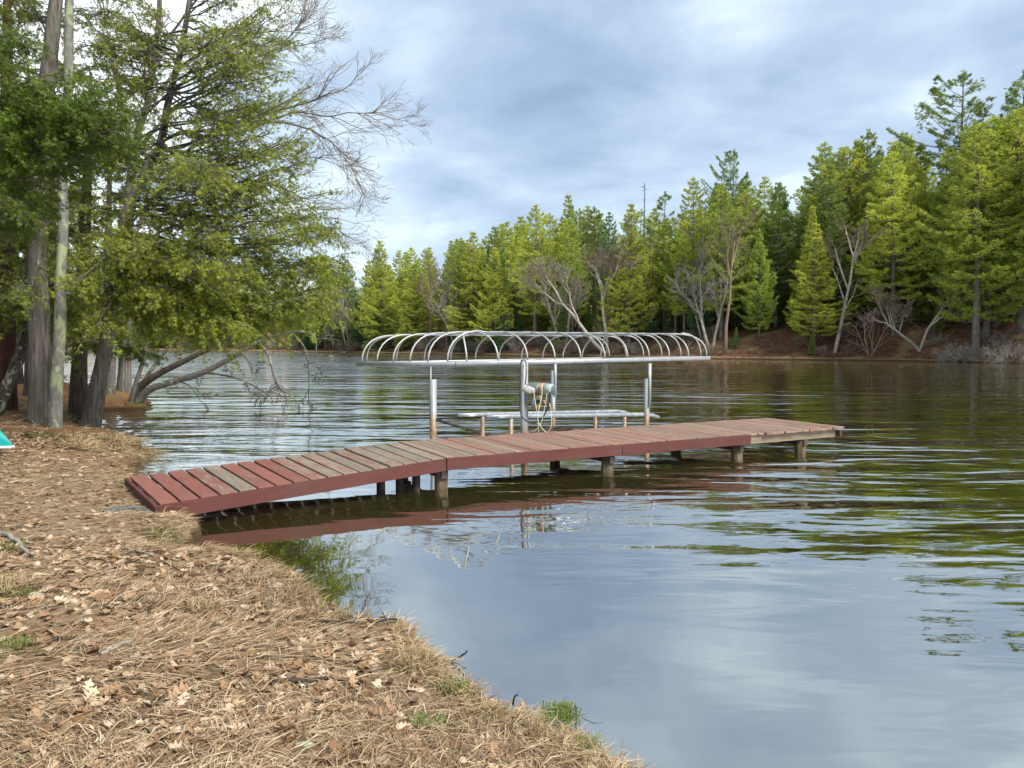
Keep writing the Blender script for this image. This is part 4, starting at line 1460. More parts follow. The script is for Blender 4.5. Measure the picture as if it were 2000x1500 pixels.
def boughs_px(rows, jd=0.7):
    """rows: start px,py,Y, end px,py,Y, droop, richness, count, jitter px"""
    out = []
    for (x0, y0, d0, x1, y1, d1, dr, rich, n, j) in rows:
        for k in range(n):
            out.append((along(x0, y0 + rb.uniform(-1.1 * j, 1.1 * j), d0, x0, y0), At(x1 + rb.uniform(-j, j), y1 + rb.uniform(-j, j), d1 + rb.uniform(-jd, jd) * 1.6), dr * rb.uniform(0.6, 1.4), rich))
    return out


# the leaning cedar whose boughs reach over the water
c0 = gz(175, 832); Yc = c0[1]
cpts = [c0, At(190, 760, Yc), At(206, 680, Yc), At(220, 590, Yc), At(233, 500, Yc), At(248, 415, Yc), At(290, 325, Yc + .1), At(313, 285, Yc + .1), At(328, 200, Yc + .2), At(353, 100, Yc + .2), At(370, 0, Yc + .2), At(385, -140, Yc + .2)]
rows = [
    (236, 480, Yc, 640, 520, Yc + 0.2, 0.10, 1.15, 5, 16), (230, 520, Yc, 630, 575, Yc - 0.3, 0.10, 1.15, 5, 18), (228, 545, Yc, 560, 610, Yc + 0.4, 0.06, 1.2, 5, 20),
    (225, 560, Yc, 480, 625, Yc - 0.6, 0.05, 1.25, 5, 22), (222, 580, Yc, 380, 635, Yc - 0.3, 0.04, 1.3, 5, 22), (225, 560, Yc, 300, 640, Yc - 0.8, 0.02, 1.3, 4, 22),
    (240, 450, Yc, 635, 450, Yc + 0.3, 0.10, 0.95, 4, 20), (250, 410, Yc, 610, 400, Yc, 0.08, 0.75, 5, 28), (262, 380, Yc, 560, 345, Yc + 0.5, 0.06, 0.8, 7, 34),
    (290, 325, Yc, 560, 270, Yc, 0.05, 0.65, 7, 38), (313, 285, Yc, 545, 200, Yc + 0.3, 0.03, 0.62, 7, 42), (326, 210, Yc, 540, 120, Yc, 0.02, 0.6, 7, 46), (345, 130, Yc, 535, 40, Yc, 0.0, 0.6, 7, 46),
    (330, 190, Yc, 210, 130, Yc + 0.5, 0.0, 0.75, 4, 36), (300, 310, Yc, 180, 260, Yc + 0.6, 0.0, 0.8, 4, 36), (250, 410, Yc, 140, 380, Yc + 0.5, 0.03, 0.8, 3, 26), (240, 470, Yc, 150, 480, Yc - 0.5, 0.05, 1.0, 3, 24),
    (236, 470, Yc, 150, 560, Yc - 1.0, 0.03, 1.2, 4, 24), (232, 500, Yc, 330, 560, Yc - 1.4, 0.04, 1.2, 5, 26), (240, 450, Yc, 300, 480, Yc - 1.3, 0.04, 1.0, 5, 30), (228, 540, Yc, 200, 620, Yc - 1.0, 0.0, 1.2, 5, 26),
    (250, 400, Yc, 330, 400, Yc - 1.3, 0.04, 0.65, 5, 36), (225, 560, Yc, 140, 630, Yc + 0.6, 0.0, 1.1, 4, 24), (325, 215, Yc, 440, 250, Yc - 1.3, 0.04, 0.6, 6, 42), (300, 310, Yc, 430, 330, Yc - 1.4, 0.05, 0.65, 6, 42),
    (345, 130, Yc, 240, 60, Yc + 0.8, 0.0, 0.62, 6, 46), (355, 90, Yc, 190, 60, Yc + 1.2, 0.0, 0.62, 6, 48), (330, 190, Yc, 230, 200, Yc + 1.2, 0.02, 0.65, 6, 44), (313, 285, Yc, 200, 320, Yc + 1.0, 0.02, 0.9, 5, 40),
    (345, 130, Yc, 420, 100, Yc - 1.3, 0.0, 0.4, 5, 46), (365, 30, Yc, 430, 30, Yc - 1.2, 0.0, 0.4, 4, 44),
    (365, 40, Yc, 480, -60, Yc, 0.0, 0.6, 6, 48), (355, 90, Yc, 260, 10, Yc, 0.0, 0.7, 4, 40), (240, 480, Yc, 430, 500, Yc - 1.2, 0.08, 1.0, 4, 26), (245, 430, Yc, 420, 430, Yc - 1.2, 0.08, 0.8, 3, 30),
]
near_tree('cedar_tree', 'leaning grey-barked cedar whose long green boughs hang out over the water', cpts, [0.165, 0.15, 0.135, 0.12, 0.11, 0.10, 0.085, 0.075, 0.065, 0.055, 0.045, 0.03], 'bark_cedar', boughs_px(rows), CEDAR, 31)

# the thick upright cedar
b0 = gz(82, 826); Yb = b0[1]
bpts = [b0, At(80, 740, Yb), At(76, 640, Yb), At(73, 540, Yb), At(74, 420, Yb), At(82, 260, Yb), At(97, 110, Yb), At(110, -20, Yb), At(118, -220, Yb)]
rows = [(75, 500, Yb, 20, 560, Yb - 0.8, 0.05, 1.2, 4, 26), (74, 470, Yb, 170, 540, Yb + 0.4, 0.05, 1.0, 4, 26), (75, 430, Yb, -30, 470, Yb, 0.05, 1.2, 4, 26), (78, 360, Yb, 170, 400, Yb + 0.6, 0.05, 0.9, 3, 26),
        (80, 330, Yb, -20, 340, Yb + 0.5, 0.05, 1.1, 4, 26), (90, 200, Yb, 190, 190, Yb + 0.8, 0.03, 0.7, 3, 30), (92, 160, Yb, 0, 130, Yb + 0.5, 0.03, 1.0, 4, 30), (105, 40, Yb, 20, 10, Yb + 0.5, 0.0, 1.0, 4, 30),
        (85, 280, Yb, 160, 300, Yb + 1.0, 0.03, 0.9, 5, 40), (95, 150, Yb, 170, 110, Yb + 1.0, 0.0, 0.8, 5, 40), (76, 420, Yb, 130, 460, Yb + 1.0, 0.03, 1.0, 5, 36), (78, 350, Yb, 40, 420, Yb - 0.9, 0.03, 1.0, 4, 36),
        (105, 40, Yb, 200, 20, Yb + 1, 0.0, 0.6, 3, 30), (112, -60, Yb, 40, -40, Yb, 0.0, 0.9, 3, 30), (74, 520, Yb, 130, 600, Yb + 1.2, 0.03, 1.0, 4, 22)]
near_tree('cedar_tree', 'thick upright grey cedar trunk with moss at its foot, beside the slim lichen-covered trunk', bpts, [0.22, 0.205, 0.19, 0.18, 0.165, 0.15, 0.13, 0.11, 0.08], 'bark_cedar', boughs_px(rows), CEDAR_D, 32)

# slim lichen-covered trunk
l0 = gz(107, 835); Yl = l0[1]
near_tree('maple_tree', 'slim trunk covered in pale green lichen standing between the two grey cedars', [l0, At(110, 760, Yl), At(117, 640, Yl), At(118, 560, Yl), At(124, 430, Yl), At(122, 340, Yl), At(133, 180, Yl), At(134, 60, Yl), At(138, -150, Yl)],
          [0.105, 0.10, 0.095, 0.085, 0.08, 0.075, 0.07, 0.06], 'bark_lichen', None, None, 33)
# mottled leaning trunk and dark trunks at the edge
m0 = gz(-14, 812); Ym = m0[1]
near_tree('birch_tree', 'leaning mottled dark and pale trunk beside the thick cedar', [m0, At(10, 765, Ym), At(40, 690, Ym + .2), At(62, 610, Ym + .4), At(80, 500, Ym + .6), At(92, 380, Ym + .8)], [0.13, 0.12, 0.11, 0.10, 0.08, 0.06], 'bark_mottled', None, None, 34)


def bank_pt(px, Y):
    x = (px - 1000) / FPX * Y
    return np.array((x, Y, float(z_near(np.array([x]), np.array([Y]))[0]) - 0.08))


def straight_cedar(px, Y, px_top, r, label, bark, seed, col, low=2.0, reach=2.6, rich=1.1, n=26, name='cedar_tree', top=11.0, group=None):
    a = bank_pt(px, Y)
    lean = (px_top - px) / FPX * Y
    pts = [a + np.array((lean * f, 0.1 * f, top * f)) for f in np.linspace(0, 1, 8)]
    rg = random.Random(seed); bl = []
    for k in range(n):
        z = rg.uniform(low, top - 0.6); f = z / top
        an = rg.uniform(0, 6.283); l = reach * (1.1 - 0.6 * f) * rg.uniform(0.6, 1.15)
        s = a + np.array((lean * f, 0.1 * f, z)); bl.append((s, s + np.array((math.cos(an) * l, math.sin(an) * l, rg.uniform(-0.5, 0.1) * l * (1 - f * 0.6))), 0.08, rich))
    return near_tree(name, label, pts, [r, r * 0.9, r * 0.85, r * 0.75, r * 0.65, r * 0.5, r * 0.35, r * 0.15], bark, bl, col, seed, group, size=(0.08, 0.17), dens=1.0)


straight_cedar(8, 17.0, 40, 0.20, 'dark reddish trunk behind the mottled leaning trunk', 'bark_red', 41, CEDAR_D, 2.3)
straight_cedar(146, 17.5, 190, 0.19, 'dark leaning cedar trunk behind the slim lichen-covered trunk', 'bark_dark', 42, CEDAR_D, 2.3, 2.4, 1.0, 22, top=8)
straight_cedar(60, 21.0, 70, 0.18, 'shaded cedar trunk behind the thick upright cedar', 'bark_dark', 43, CEDAR_D, 2.2, top=9)
straight_cedar(-70, 15.0, -60, 0.2, 'dense dark cedar growing behind the teal kayak end', 'bark_dark', 44, CEDAR_D, 2.0, 3.0, top=10)
straight_cedar(205, 23.5, 225, 0.16, 'cedar trunk on the small point behind the leaning cedar, its twin beside it', 'bark_cedar', 45, CEDAR, 2.7, 2.2, 1.0, 20, top=8)
straight_cedar(240, 24.5, 268, 0.20, 'stout pale cedar trunk on the small point near the fallen trunks', 'bark_cedar', 46, CEDAR, 2.8, 2.4, 0.9, 20, top=7.5)
straight_cedar(105, 25.5, 110, 0.18, 'distant shaded cedar on the small point behind the slim lichen-covered trunk', 'bark_dark', 47, CEDAR_D, 2.5, 2.6, top=9)
straight_cedar(30, 27.0, 35, 0.2, 'distant dark cedar on the small point beyond the mottled leaning trunk', 'bark_dark', 48, CEDAR_D, 2.3, 3.0, top=10)
straight_cedar(-60, 24.0, -55, 0.2, 'dense cedar standing well back on the bank behind the dark reddish trunk', 'bark_dark', 49, CEDAR_D, 1.8, 3.2, top=11)

# bright hemlock boughs of a tree left of the frame
hx = np.array(bank_pt(-190, 11.0))
hp = [hx + np.array((0, 0, z)) for z in (0, 2, 4, 6, 8, 10)]
rows = [(-190, 300, 11.0, 190, 200, 9.6, 0.02, 1.2, 4, 26), (-190, 330, 11, 215, 235, 9.8, 0.03, 1.2, 4, 24), (-190, 380, 11, 120, 300, 9.5, 0.03, 1.2, 3, 26), (-190, 260, 11, 90, 160, 9.6, 0.02, 1.1, 3, 26),
        (-190, 420, 11, 60, 400, 9.8, 0.04, 1.1, 3, 30), (-190, 160, 11, 60, 60, 9.8, 0.0, 0.9, 3, 30)]
near_tree('hemlock_tree', 'bright green hemlock boughs reaching in front of the cedar trunks', hp, [0.17, 0.15, 0.13, 0.11, 0.08, 0.05], 'bark_dark', boughs_px(rows, 0.3), HEM, 51, size=(0.045, 0.085), hang=0.25, sub_len=0.26, dens=2.0, stem_from=0.45)

# bare maple with limbs fanning out over the lake
f0 = bank_pt(212, 22.6); Yf = 22.6
limbs = [
    ([f0, At(225, 620, Yf), At(245, 450, Yf), At(262, 310, Yf), At(290, 190, Yf), At(305, 80, Yf), At(320, -60, Yf)], 0.17, 0.06),
    ([At(238, 500, Yf), At(290, 400, Yf), At(345, 310, Yf), At(400, 265, Yf), At(470, 232, Yf), At(545, 205, Yf), At(600, 190, Yf), At(650, 168, Yf)], 0.11, 0.02),
    ([At(400, 265, Yf), At(480, 250, Yf), At(560, 212, Yf), At(620, 215, Yf), At(680, 205, Yf), At(725, 205, Yf)], 0.055, 0.012),
    ([At(470, 240, Yf), At(560, 235, Yf), At(610, 250, Yf), At(650, 280, Yf), At(675, 320, Yf)], 0.05, 0.012),
    ([At(300, 390, Yf), At(400, 330, Yf), At(500, 305, Yf), At(570, 300, Yf), At(630, 322, Yf)], 0.06, 0.012),
    ([At(280, 215, Yf), At(340, 130, Yf), At(420, 70, Yf), At(480, 40, Yf), At(540, 30, Yf)], 0.07, 0.014),
    ([At(262, 310, Yf), At(330, 220, Yf), At(430, 150, Yf), At(500, 110, Yf), At(570, 90, Yf)], 0.07, 0.014),
    ([At(300, 120, Yf), At(360, 40, Yf), At(430, -30, Yf), At(520, -60, Yf)], 0.06, 0.014),
    ([At(262, 310, Yf), At(240, 200, Yf), At(215, 90, Yf), At(205, -30, Yf)], 0.08, 0.02),
    ([At(345, 310, Yf), At(450, 340, Yf), At(560, 370, Yf), At(600, 400, Yf), At(650, 440, Yf)], 0.045, 0.01),
    ([At(520, 110, Yf), At(560, 60, Yf), At(585, 10, Yf)], 0.025, 0.008),
]
bm_t = thing('bare_maple_tree', f0, 'leafless tree behind the cedar, its long twiggy limbs fanning out over the lake', 'tree')
mb = MB(); tw = []
rg = np.random.default_rng(61)
spec_tw = dict(levels=4, n=(6, 5, 3), ratio=0.66, spread=0.55, wig=0.13, up=(0.0, 0.02, 0.03), rmin=0.0042, pull=(0.10, 0, 0.0), **{'from': 0.25})
for i, (pts, ra, rb_) in enumerate(limbs):
    n = 18
    P = curve_pts(pts, n)
    if i == 0:
        P[1:] += rg.normal(0, 0.03, (n - 1, 3))
    else:
        P += np.outer(np.linspace(0, 1, n), (0, rg.uniform(-1.5, 1.5), 0)) + rg.normal(0, 0.02, (n, 3))
    mb.tubes(P, np.linspace(ra, rb_, n) * (0.72 if i else 1.0), 8)
    for k in range(15 if i else 6):
        j = int(rg.integers(int(n * (0.35 if i else 0.6)), n)); t = nrm(P[min(j + 1, n - 1)] - P[max(j - 1, 0)])
        sd = nrm(np.cross(t, rg.normal(0, 1, 3)))
        grow(tw, P[j], nrm(t + sd * rg.uniform(0.4, 0.9)), rg.uniform(0.7, 1.35), max(0.013, rb_ * 0.9), 1, rg, spec_tw)
    grow(tw, P[-1], nrm(P[-1] - P[-2]), 1.0, rb_, 0, rg, spec_tw)
mb.build('trunk', M['bark_branch'], bm_t, True)
link('twigs', wood_mesh('twigs', tw, M['bark_twig'], (5, 4, 3, 3)), bm_t)

# fallen trunks over the water from the small point
spec_fall = dict(levels=3, n=(5, 4), ratio=0.5, spread=0.7, wig=0.17, up=(-0.02, -0.03, -0.05), rmin=0.008, **{'from': 0.3})
q0 = bank_pt(258, 20.9); Yq = 20.9


def fallen(name, label, pts, radii, bark, kids, seed):
    o = thing(name, pts[0], label, 'fallen tree', 'fallen trunks at the small point')
    mb, P, r = trunk_mesh(pts, radii, 20, 10, 0.1, seed)
    mb.build('trunk', M[bark], o, True)
    rg = np.random.default_rng(seed); out = []; mb2 = MB()
    for kp, ra in kids:
        KP = curve_pts(kp, 12); mb2.tubes(KP, np.linspace(ra, ra * 0.35, 12), 6)
        for j in (4, 6, 8, 10, 11):
            grow(out, KP[j], nrm(KP[j] - KP[j - 1] + rg.normal(0, 0.5, 3)), rg.uniform(0.25, 0.6), ra * 0.4, 0, rg, spec_fall)
    if kids:
        mb2.build('branch', M[bark], o, True)
        link('twigs', wood_mesh('twigs', out, M['bark_branch'], (4, 3, 3)), o)
    return o


fallen('fallen_tree', 'dark fallen trunk slanting up from the small point towards the cedar boughs', [q0, At(275, 755, Yq), At(310, 730, Yq), At(360, 705, Yq), At(420, 675, Yq), At(470, 645, Yq)], [0.13, 0.11, 0.09, 0.075, 0.06, 0.045], 'bark_dark', [], 71)
fallen('fallen_tree', 'pale-tipped fallen trunk arching over the water with branches dipping into the lake', [q0 + (0.2, -0.15, 0), At(290, 762, Yq - .2), At(340, 745, Yq - .3), At(395, 728, Yq - .3), At(450, 700, Yq - .3), At(505, 668, Yq - .3), At(550, 652, Yq - .3), At(590, 647, Yq - .3), At(612, 655, Yq - .3)],
       [0.11, 0.10, 0.09, 0.08, 0.07, 0.06, 0.045, 0.035, 0.025], 'bark_branch',
       [([At(505, 668, 20.6), At(525, 695, 20.4), At(535, 735, 20.3), At(550, 762, 20.2), At(575, 772, 20.2)], 0.04), ([At(470, 690, 20.6), At(485, 705, 20.3), At(497, 740, 20.2), At(508, 768, 20.2)], 0.03),
        ([At(570, 650, 20.6), At(595, 680, 20.5), At(603, 720, 20.4), At(603, 770, 20.3)], 0.035), ([At(600, 650, 20.6), At(616, 660, 20.5), At(617, 690, 20.5), At(612, 712, 20.5)], 0.03),
        ([At(400, 727, 20.5), At(450, 735, 20.2), At(490, 750, 20.1), At(530, 776, 20.0)], 0.035), ([At(340, 745, 20.6), At(365, 750, 20.4), At(380, 765, 20.3), At(387, 778, 20.3)], 0.025)], 72)
fallen('leaning_sapling', 'thin pale leaning sapling at the tip of the small point', [bank_pt(252, 20.6), At(265, 750, 20.6), At(278, 710, 20.6), At(285, 680, 20.6), At(300, 640, 20.6)], [0.075, 0.06, 0.05, 0.045, 0.03], 'bark_branch', [], 73)
fallen('leaning_sapling', 'thin grey sapling leaning towards the fallen trunks, its tip in the boughs', [bank_pt(262, 21.2), At(285, 740, 21.2), At(305, 710, 21.2), At(328, 680, 21.2), At(350, 650, 21.2)], [0.06, 0.055, 0.05, 0.04, 0.03], 'bark_branch', [], 74)

# ------------------------------------------------------------------ litter of the near bank
def on_bank(n, area, seed, dens=None):
    """random places on dry ground"""
    rg = np.random.default_rng(seed)
    x0, x1, y0, y1 = area
    x = rg.uniform(x0, x1, n); y = rg.uniform(y0, y1, n)
    s = sdf(x, y, near_poly)
    ok = s > -0.02
    ok &= (np.abs(x) < y * 0.72 + 0.4)
    # thin out with distance
    if dens is not None:
        ok &= rg.random(n) < dens(x, y, s)
    x, y, s = x[ok], y[ok], s[ok]
    return x, y, z_near(x, y), s


def blades(name, x, y, z, length, width, lift, mat, seed, label, cat, flow=0.0, curl=0.5):
    rg = np.random.default_rng(seed)
    n = len(x)
    a = rg.uniform(0, 6.283, n)
    if flow:
        a = np.where(rg.random(n) < flow, 1.6 * vnoise(x * 1.2, y * 1.2, 9) + rg.normal(0, 0.35, n) + 0.2, a)
    L_ = rg.uniform(*length, n); w = rg.uniform(*width, n)
    el = np.abs(rg.normal(0, lift, n))
    h = np.stack((np.cos(a), np.sin(a), np.zeros(n)), -1); sd = np.stack((-np.sin(a), np.cos(a), rg.normal(0, 0.4, n)), -1)
    up = np.array((0, 0, 1.0))
    p0 = np.stack((x, y, z + rg.uniform(0.0, 0.016, n)), -1)
    b = rg.normal(0, curl, n)
    p1 = p0 + (h * np.cos(el)[:, None] + up * np.sin(el)[:, None]) * (L_ * 0.5)[:, None]
    h2 = np.stack((np.cos(a + b), np.sin(a + b), np.zeros(n)), -1)
    p2 = p1 + (h2 * np.cos(el * 0.2)[:, None] + up * (np.sin(el * 0.2) - el * 0.25)[:, None]) * (L_ * 0.5)[:, None]
    V = np.stack((p0 - sd * w[:, None] * 0.5, p0 + sd * w[:, None] * 0.5, p1 - sd * w[:, None] * 0.5, p1 + sd * w[:, None] * 0.5, p2), 1)
    i = np.arange(n)[:, None] * 5
    mb = MB(); mb.add(V.reshape(-1, 3), i + np.array([[0, 1, 3, 2]])); mb.f.append(i + np.array([[2, 3, 4]]))
    return tag(mb.build(name, mat), label, cat, kind='stuff')


dn_ = lambda x, y, s: np.clip((3.6 / np.maximum(np.hypot(x, y), 2.0)) ** 1.7, 0.03, 1) * np.clip(0.55 + 0.85 * vnoise(x * 2.6, y * 2.6, 21) + 0.35 * vnoise(x * 7, y * 7, 22), 0.10, 1.0)
x, y, z, s = on_bank(520000, (-7.5, 1.6, 2.0, 10.5), 101, dn_)
blades('pine_needle_litter', x, y, z, (0.07, 0.19), (0.0022, 0.0042), 0.16, M['needles'], 102, 'tan dry pine needles matted over the near bank', 'needles', 0.5, 0.35)
print('needles', len(x))
x, y, z, s = on_bank(60000, (-14, 1.6, 8.0, 20), 103, lambda x, y, s: 0.5 + 0 * x)
blades('shaded_needle_litter', x, y, z, (0.10, 0.26), (0.005, 0.010), 0.15, M['needles'], 104, 'brown needle litter on the ground below the cedars', 'needles', 0.3, 0.4)
# dry grass fringe along the edge of the bank
def along_edge(n, seed, ymax=13.0, lo=-0.05, hi=0.17):
    """places strung along the lip of the bank"""
    rg = np.random.default_rng(seed)
    A = near_poly[2:-3]; Bn = near_poly[3:-2]
    keep = (A[:, 1] < ymax); A, Bn = A[keep], Bn[keep]
    ln = np.linalg.norm(Bn - A, axis=1) / np.maximum(np.linalg.norm(A, axis=1), 2.5) ** 0.9
    k = rg.choice(len(A), n, p=ln / ln.sum()); t = rg.random(n)[:, None]
    p = A[k] + (Bn[k] - A[k]) * t
    d = nrm(Bn[k] - A[k]); nv = np.stack((-d[:, 1], d[:, 0]), -1)
    p = p + nv * rg.uniform(lo, hi, n)[:, None]
    ok = (rg.random(n) < np.clip(0.45 + 0.6 * vnoise(p[:, 0] * 3, p[:, 1] * 3, 12), 0.08, 1)) & (sdf(p[:, 0], p[:, 1], near_poly) > -0.07)
    return p[ok, 0], p[ok, 1]


x, y = along_edge(16000, 105)
z = np.maximum(z_near(x, y), 0.0)
blades('dry_grass_fringe', x, y, z, (0.05, 0.17), (0.0022, 0.0045), 0.40, M['drygrass'], 106, 'straw-coloured dry grass hanging over the edge of the bank', 'grass', 0.25, 0.7)
print('fringe', len(x))


def tuft(name, px, py, n, rad, hgt, mat, label, cat, seed, wid=0.004, group=None, lift=0.9):
    p = gz(px, py); rg = np.random.default_rng(seed)
    r = rad * np.sqrt(rg.random(n)); a = rg.uniform(0, 6.283, n)
    x = p[0] + r * np.cos(a); y = p[1] + r * np.sin(a); z = z_near(x, y)
    o = blades(name, x, y, np.maximum(z, 0), (hgt * 0.5, hgt), (wid * 0.6, wid), lift, mat, seed, label, cat, 0, 0.7)
    if 'kind' in o: del o['kind']
    if group: o['group'] = group
    return o


TG = 'grass tufts of the near bank'
tuft('grass_tuft', 1095, 1432, 260, 0.10, 0.13, M['greengrass'], 'bright green grass tuft at the water among brown leaves', 'grass', 201, group=TG)
tuft('grass_tuft', 1150, 1462, 90, 0.06, 0.10, M['greengrass'], 'thin green grass shoots standing at the very edge of the water', 'grass', 202, group=TG)
tuft('grass_tuft', 30, 1265, 260, 0.09, 0.10, M['greengrass'], 'small green grass patch among needles below the grey stick', 'grass', 203, group=TG)
tuft('grass_tuft', 890, 1345, 260, 0.09, 0.07, M['greengrass'], 'low mossy green tuft on the lip of the bank', 'grass', 204, group=TG)
tuft('grass_tuft', 810, 1300, 420, 0.12, 0.2, M['drygrass'], 'drooping dry grass clump over the corner of the bank', 'grass', 205, group=TG)
tuft('grass_tuft', 840, 1415, 260, 0.10, 0.06, M['greengrass'], 'flat pale green grass among dry leaves near the lip of the bank', 'grass', 206, group=TG)
tuft('grass_tuft', 205, 872, 1500, 0.75, 0.42, M['drygrass'], 'big matted dry grass clump on the bank in front of the leaning cedar', 'grass', 207, 0.010, TG, 0.35)
tuft('grass_tuft', 245, 866, 700, 0.35, 0.36, M['drygrass'], 'dry grass clump drooping into the water in front of the leaning cedar', 'grass', 210, 0.010, TG, 0.4)
tuft('grass_tuft', 15, 1150, 300, 0.14, 0.20, M['drygrass'], 'dry grass clump curling up beside the grey stick', 'grass', 208, group=TG)
tuft('grass_tuft', 395, 1190, 240, 0.1, 0.12, M['drygrass'], 'pale dry grass clump in the middle of the needle bank', 'grass', 209, group=TG)
x, y, z, s = on_bank(60000, (-6.5, 1.4, 2.1, 9.0), 240, lambda x, y, s: np.clip(1.6 * (vnoise(x * 2.1 + 9, y * 2.1, 31) - 0.42), 0, 1) * np.clip((4 / np.maximum(y, 2.0)), 0.2, 1))
blades('moss_cover', x, y, z, (0.02, 0.05), (0.004, 0.008), 0.7, M['moss'], 241, 'thin olive moss growing through the needle litter', 'moss', 0, 0.6)
MG = 'moss patches of the near bank'
for k, (px, py, rad, n, lab) in enumerate(((320, 1045, 0.18, 900, 'green moss below the landing log'), (70, 822, 0.25, 700, 'dark green moss at the foot of the thick cedar'), (90, 850, 0.3, 500, 'yellow-green moss in front of the slim lichen-covered trunk'),
                                           (20, 1070, 0.14, 500, 'yellow-green moss patch beside the grey stick'), (30, 1160, 0.13, 500, 'yellow-green moss patch next to the grey lichen lump'), (270, 790, 0.35, 500, 'moss on the tip of the small point'))):
    tuft('moss_patch', px, py, n, rad, 0.045 if py > 900 else 0.09, M['moss'], lab, 'moss', 220 + k, 0.008, MG)

# fallen oak leaves
def leaf_template(rg, curl):
    out = [(0.0, 0.0), (0.10, 0.05), (0.22, 0.22), (0.30, 0.10), (0.42, 0.30), (0.52, 0.12), (0.66, 0.33), (0.74, 0.14), (0.88, 0.18), (1.0, 0.0)]
    V = []; F = []
    for (x, w) in out:
        for sgn in (-1, 0, 1):
            ww = w * sgn * rg.uniform(0.85, 1.15)
            zz = curl[0] * abs(ww) ** 1.3 + curl[1] * (x - 0.5) ** 2 + curl[2] * ww + rg.normal(0, 0.012)
            V.append((x - 0.5, ww, zz))
    for i in range(len(out) - 1):
        a = i * 3
        F += [(a, a + 3, a + 4, a + 1), (a + 1, a + 4, a + 5, a + 2)]
    return np.array(V), np.array(F)


rgl = np.random.default_rng(301)
LEAF = []
for k in range(8):
    V, F = leaf_template(rgl, (rgl.uniform(-0.9, 0.9), rgl.uniform(-0.9, 0.9), rgl.uniform(-0.4, 0.4)))
    mb = MB(); mb.add(V, F); LEAF.append((mb.mesh('fallen_leaf', M['oakleaf'], True), V, F))
ld = lambda x, y, s: np.clip((3.4 / np.maximum(np.hypot(x, y), 2)) ** 1.3, 0.1, 1) * np.clip(0.35 + 0.9 * (vnoise(x * 1.5, y * 1.5, 15) > 0.05), 0, 1)
x, y, z, s = on_bank(3600, (-4.5, 1.2, 2.1, 6.5), 302, ld)
od = np.argsort(np.hypot(x, y))
cnt = 0
for j in od[:290]:
    o = link('fallen_leaf', LEAF[int(rgl.integers(0, 8))][0])
    sc = float(rgl.uniform(0.045, 0.11)) * (1.35 if rgl.random() < 0.12 else 1.0)
    o.scale = (sc * rgl.uniform(0.7, 1.15), sc * rgl.uniform(0.55, 1.15), sc * rgl.uniform(0.6, 1.6))
    o.location = (x[j], y[j], z[j] + 0.006 + 0.012 * rgl.random())
    o.rotation_euler = (rgl.normal(0, 0.45), rgl.normal(0, 0.4), rgl.uniform(0, 6.28))
    tag(o, 'dry curled tan oak leaf lying on the needles of the near bank', 'leaf', 'fallen oak leaves on the near bank')
    cnt += 1
x2, y2, z2, s2_ = on_bank(46000, (-9.5, 1.2, 2.3, 12.5), 303, lambda x, y, s: 0.75 * np.clip(0.22 + 0.9 * (vnoise(x * 1.1, y * 1.1, 16) > 0.1), 0, 1))
mb = MB()
n = len(x2)
for k in range(8):
    s = slice(k, None, 8); m = len(x2[s])
    a = rgl.uniform(0, 6.28, m)
    Zv = nrm(np.stack((rgl.normal(0, .3, m), rgl.normal(0, .3, m), np.ones(m)), -1)); Xv = np.stack((np.cos(a), np.sin(a), np.zeros(m)), -1)
    Yv = nrm(np.cross(Zv, Xv)); Xv = np.cross(Yv, Zv)
    mb.stamps(LEAF[k][1], LEAF[k][2], np.stack((x2[s], y2[s], z2[s] + 0.012), -1), Xv, Yv, Zv, rgl.uniform(0.04, 0.10, m))
tag(mb.build('leaf_litter', M['leaf_mass']), 'scattered smaller brown leaves and leaf bits over the near bank', 'leaves', kind='stuff')
print('litter leaves', n)

# sticks
def stick(pts, r, mat, label, kids=(), name='stick', zoff=0.02):
    P = []
    for q in pts:
        p = gz(q[0], q[1]) if len(q) == 2 else G(*q)
        P.append(p + (0, 0, 0.08 + zoff) if len(q) == 2 else p)
    n = 14
    C = curve_pts(P, n) + np.random.default_rng(len(label)).normal(0, r * 0.35, (n, 3))
    mb = MB(); mb.tubes(C, np.linspace(r, r * 0.55, n), 7, cap=True)
    for kp in kids:
        mb.tubes(curve_pts([G(*q) for q in kp], 6), np.linspace(r * 0.5, r * 0.2, 6), 5, cap=True)
    tag(mb.build(name, M[mat], smooth=True), label, 'stick', 'fallen sticks on the near bank')


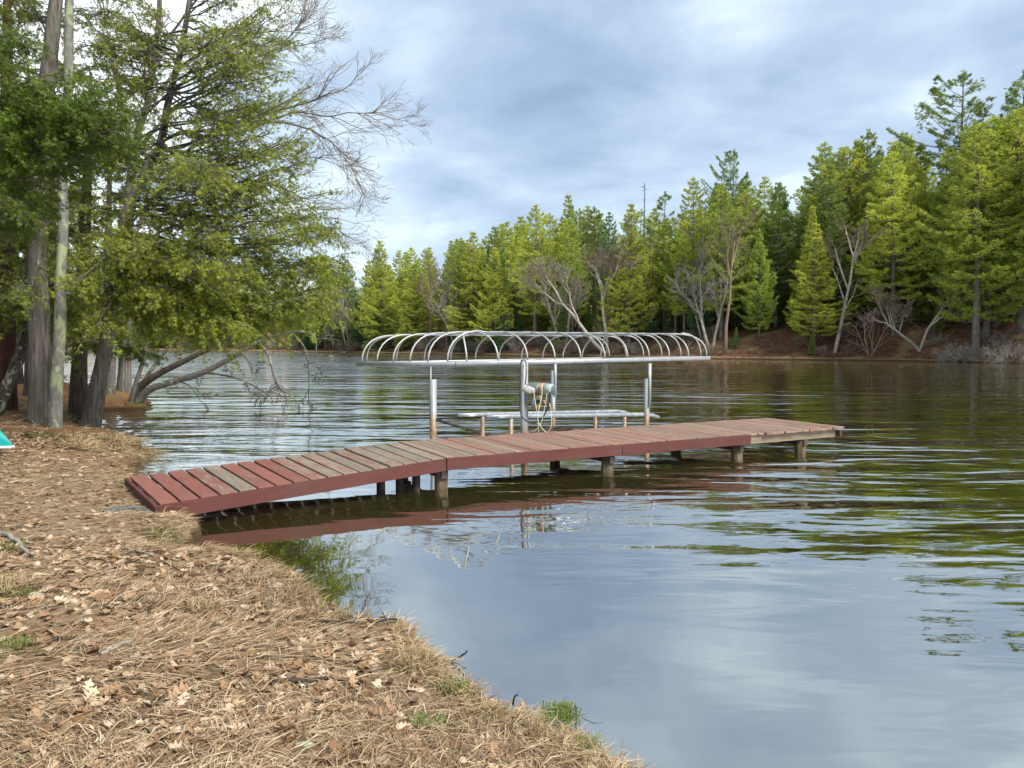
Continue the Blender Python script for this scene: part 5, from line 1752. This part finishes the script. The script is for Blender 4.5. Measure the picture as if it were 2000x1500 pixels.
stick([(-10, 1040), (20, 1055), (45, 1075), (66, 1090)], 0.022, 'bark_grey', 'stout grey stick lying among moss and dry grass')
stick([(600, 1217), (660, 1222), (720, 1224), (780, 1216), (800, 1222), (818, 1245)], 0.009, 'bark_dark', 'thin dark curved twig running along the lip of the bank', [[(757, 1217, 0.34), (752, 1205, 0.37), (746, 1195, 0.41)]], 'twig')
stick([(525, 1336), (590, 1338), (640, 1334), (690, 1337)], 0.012, 'bark_dark', 'dark broken stick lying across the needles')
stick([(200, 1285), (225, 1272), (262, 1256)], 0.012, 'bark_grey', 'short stick crusted with pale lichen')
stick([(235, 1075), (265, 1080), (300, 1090)], 0.010, 'bark_grey', 'slim grey stick near the landing log')
stick([(415, 1228), (470, 1232), (520, 1240)], 0.006, 'bark_dark', 'thin dark twig between dry leaves', name='twig')
stick([(880, 1293, 0.0), (893, 1285, 0.03), (905, 1278, 0.06), (912, 1272, 0.09)], 0.007, 'bark_dark', 'dark twig poking out of the calm water', [[(884, 1292, 0.02), (900, 1300, 0.01), (911, 1306, 0.0)]], 'twig')
stick([(1003, 1375, 0.17), (1005, 1362, 0.22), (1012, 1356, 0.25)], 0.005, 'bark_dark', 'tiny upright dark twig at the edge of the water', name='twig')
stick([(25, 838), (55, 828), (75, 845)], 0.012, 'bark_brown', 'thin arched brown stick in front of the thick cedar', zoff=0.1)
stick([(135, 786), (150, 775), (166, 762)], 0.02, 'bark_grey', 'bare pale branch leaning beside the leaning cedar', zoff=0.2)

# lichen lumps
for k, (px, py, sc, lab) in enumerate(((594, 1462, 0.026, 'pale green crusty lichen lump among the needles'), (70, 1165, 0.028, 'grey-blue lichen lump beside yellow-green moss'))):
    p = gz(px, py) + (0, 0, 0.09)
    rg = np.random.default_rng(400 + k)
    th, ph = np.meshgrid(np.linspace(0, math.pi, 13), np.linspace(0, 2 * math.pi, 25)[:-1])
    rr = 1 + 0.22 * rg.standard_normal(th.shape) * np.sin(th)
    V = np.stack((sc * 1.5 * rr * np.sin(th) * np.cos(ph), sc * 0.9 * rr * np.sin(th) * np.sin(ph), sc * 0.5 * rr * np.cos(th)), -1) + p
    idx = np.arange(24 * 13).reshape(24, 13); nx = np.roll(idx, -1, 0)
    mb = MB(); mb.add(V.reshape(-1, 3), np.stack((idx[:, :-1], idx[:, 1:], nx[:, 1:], nx[:, :-1]), -1).reshape(-1, 4))
    tag(mb.build('lichen_lump', M['lichen']), lab, 'lichen')
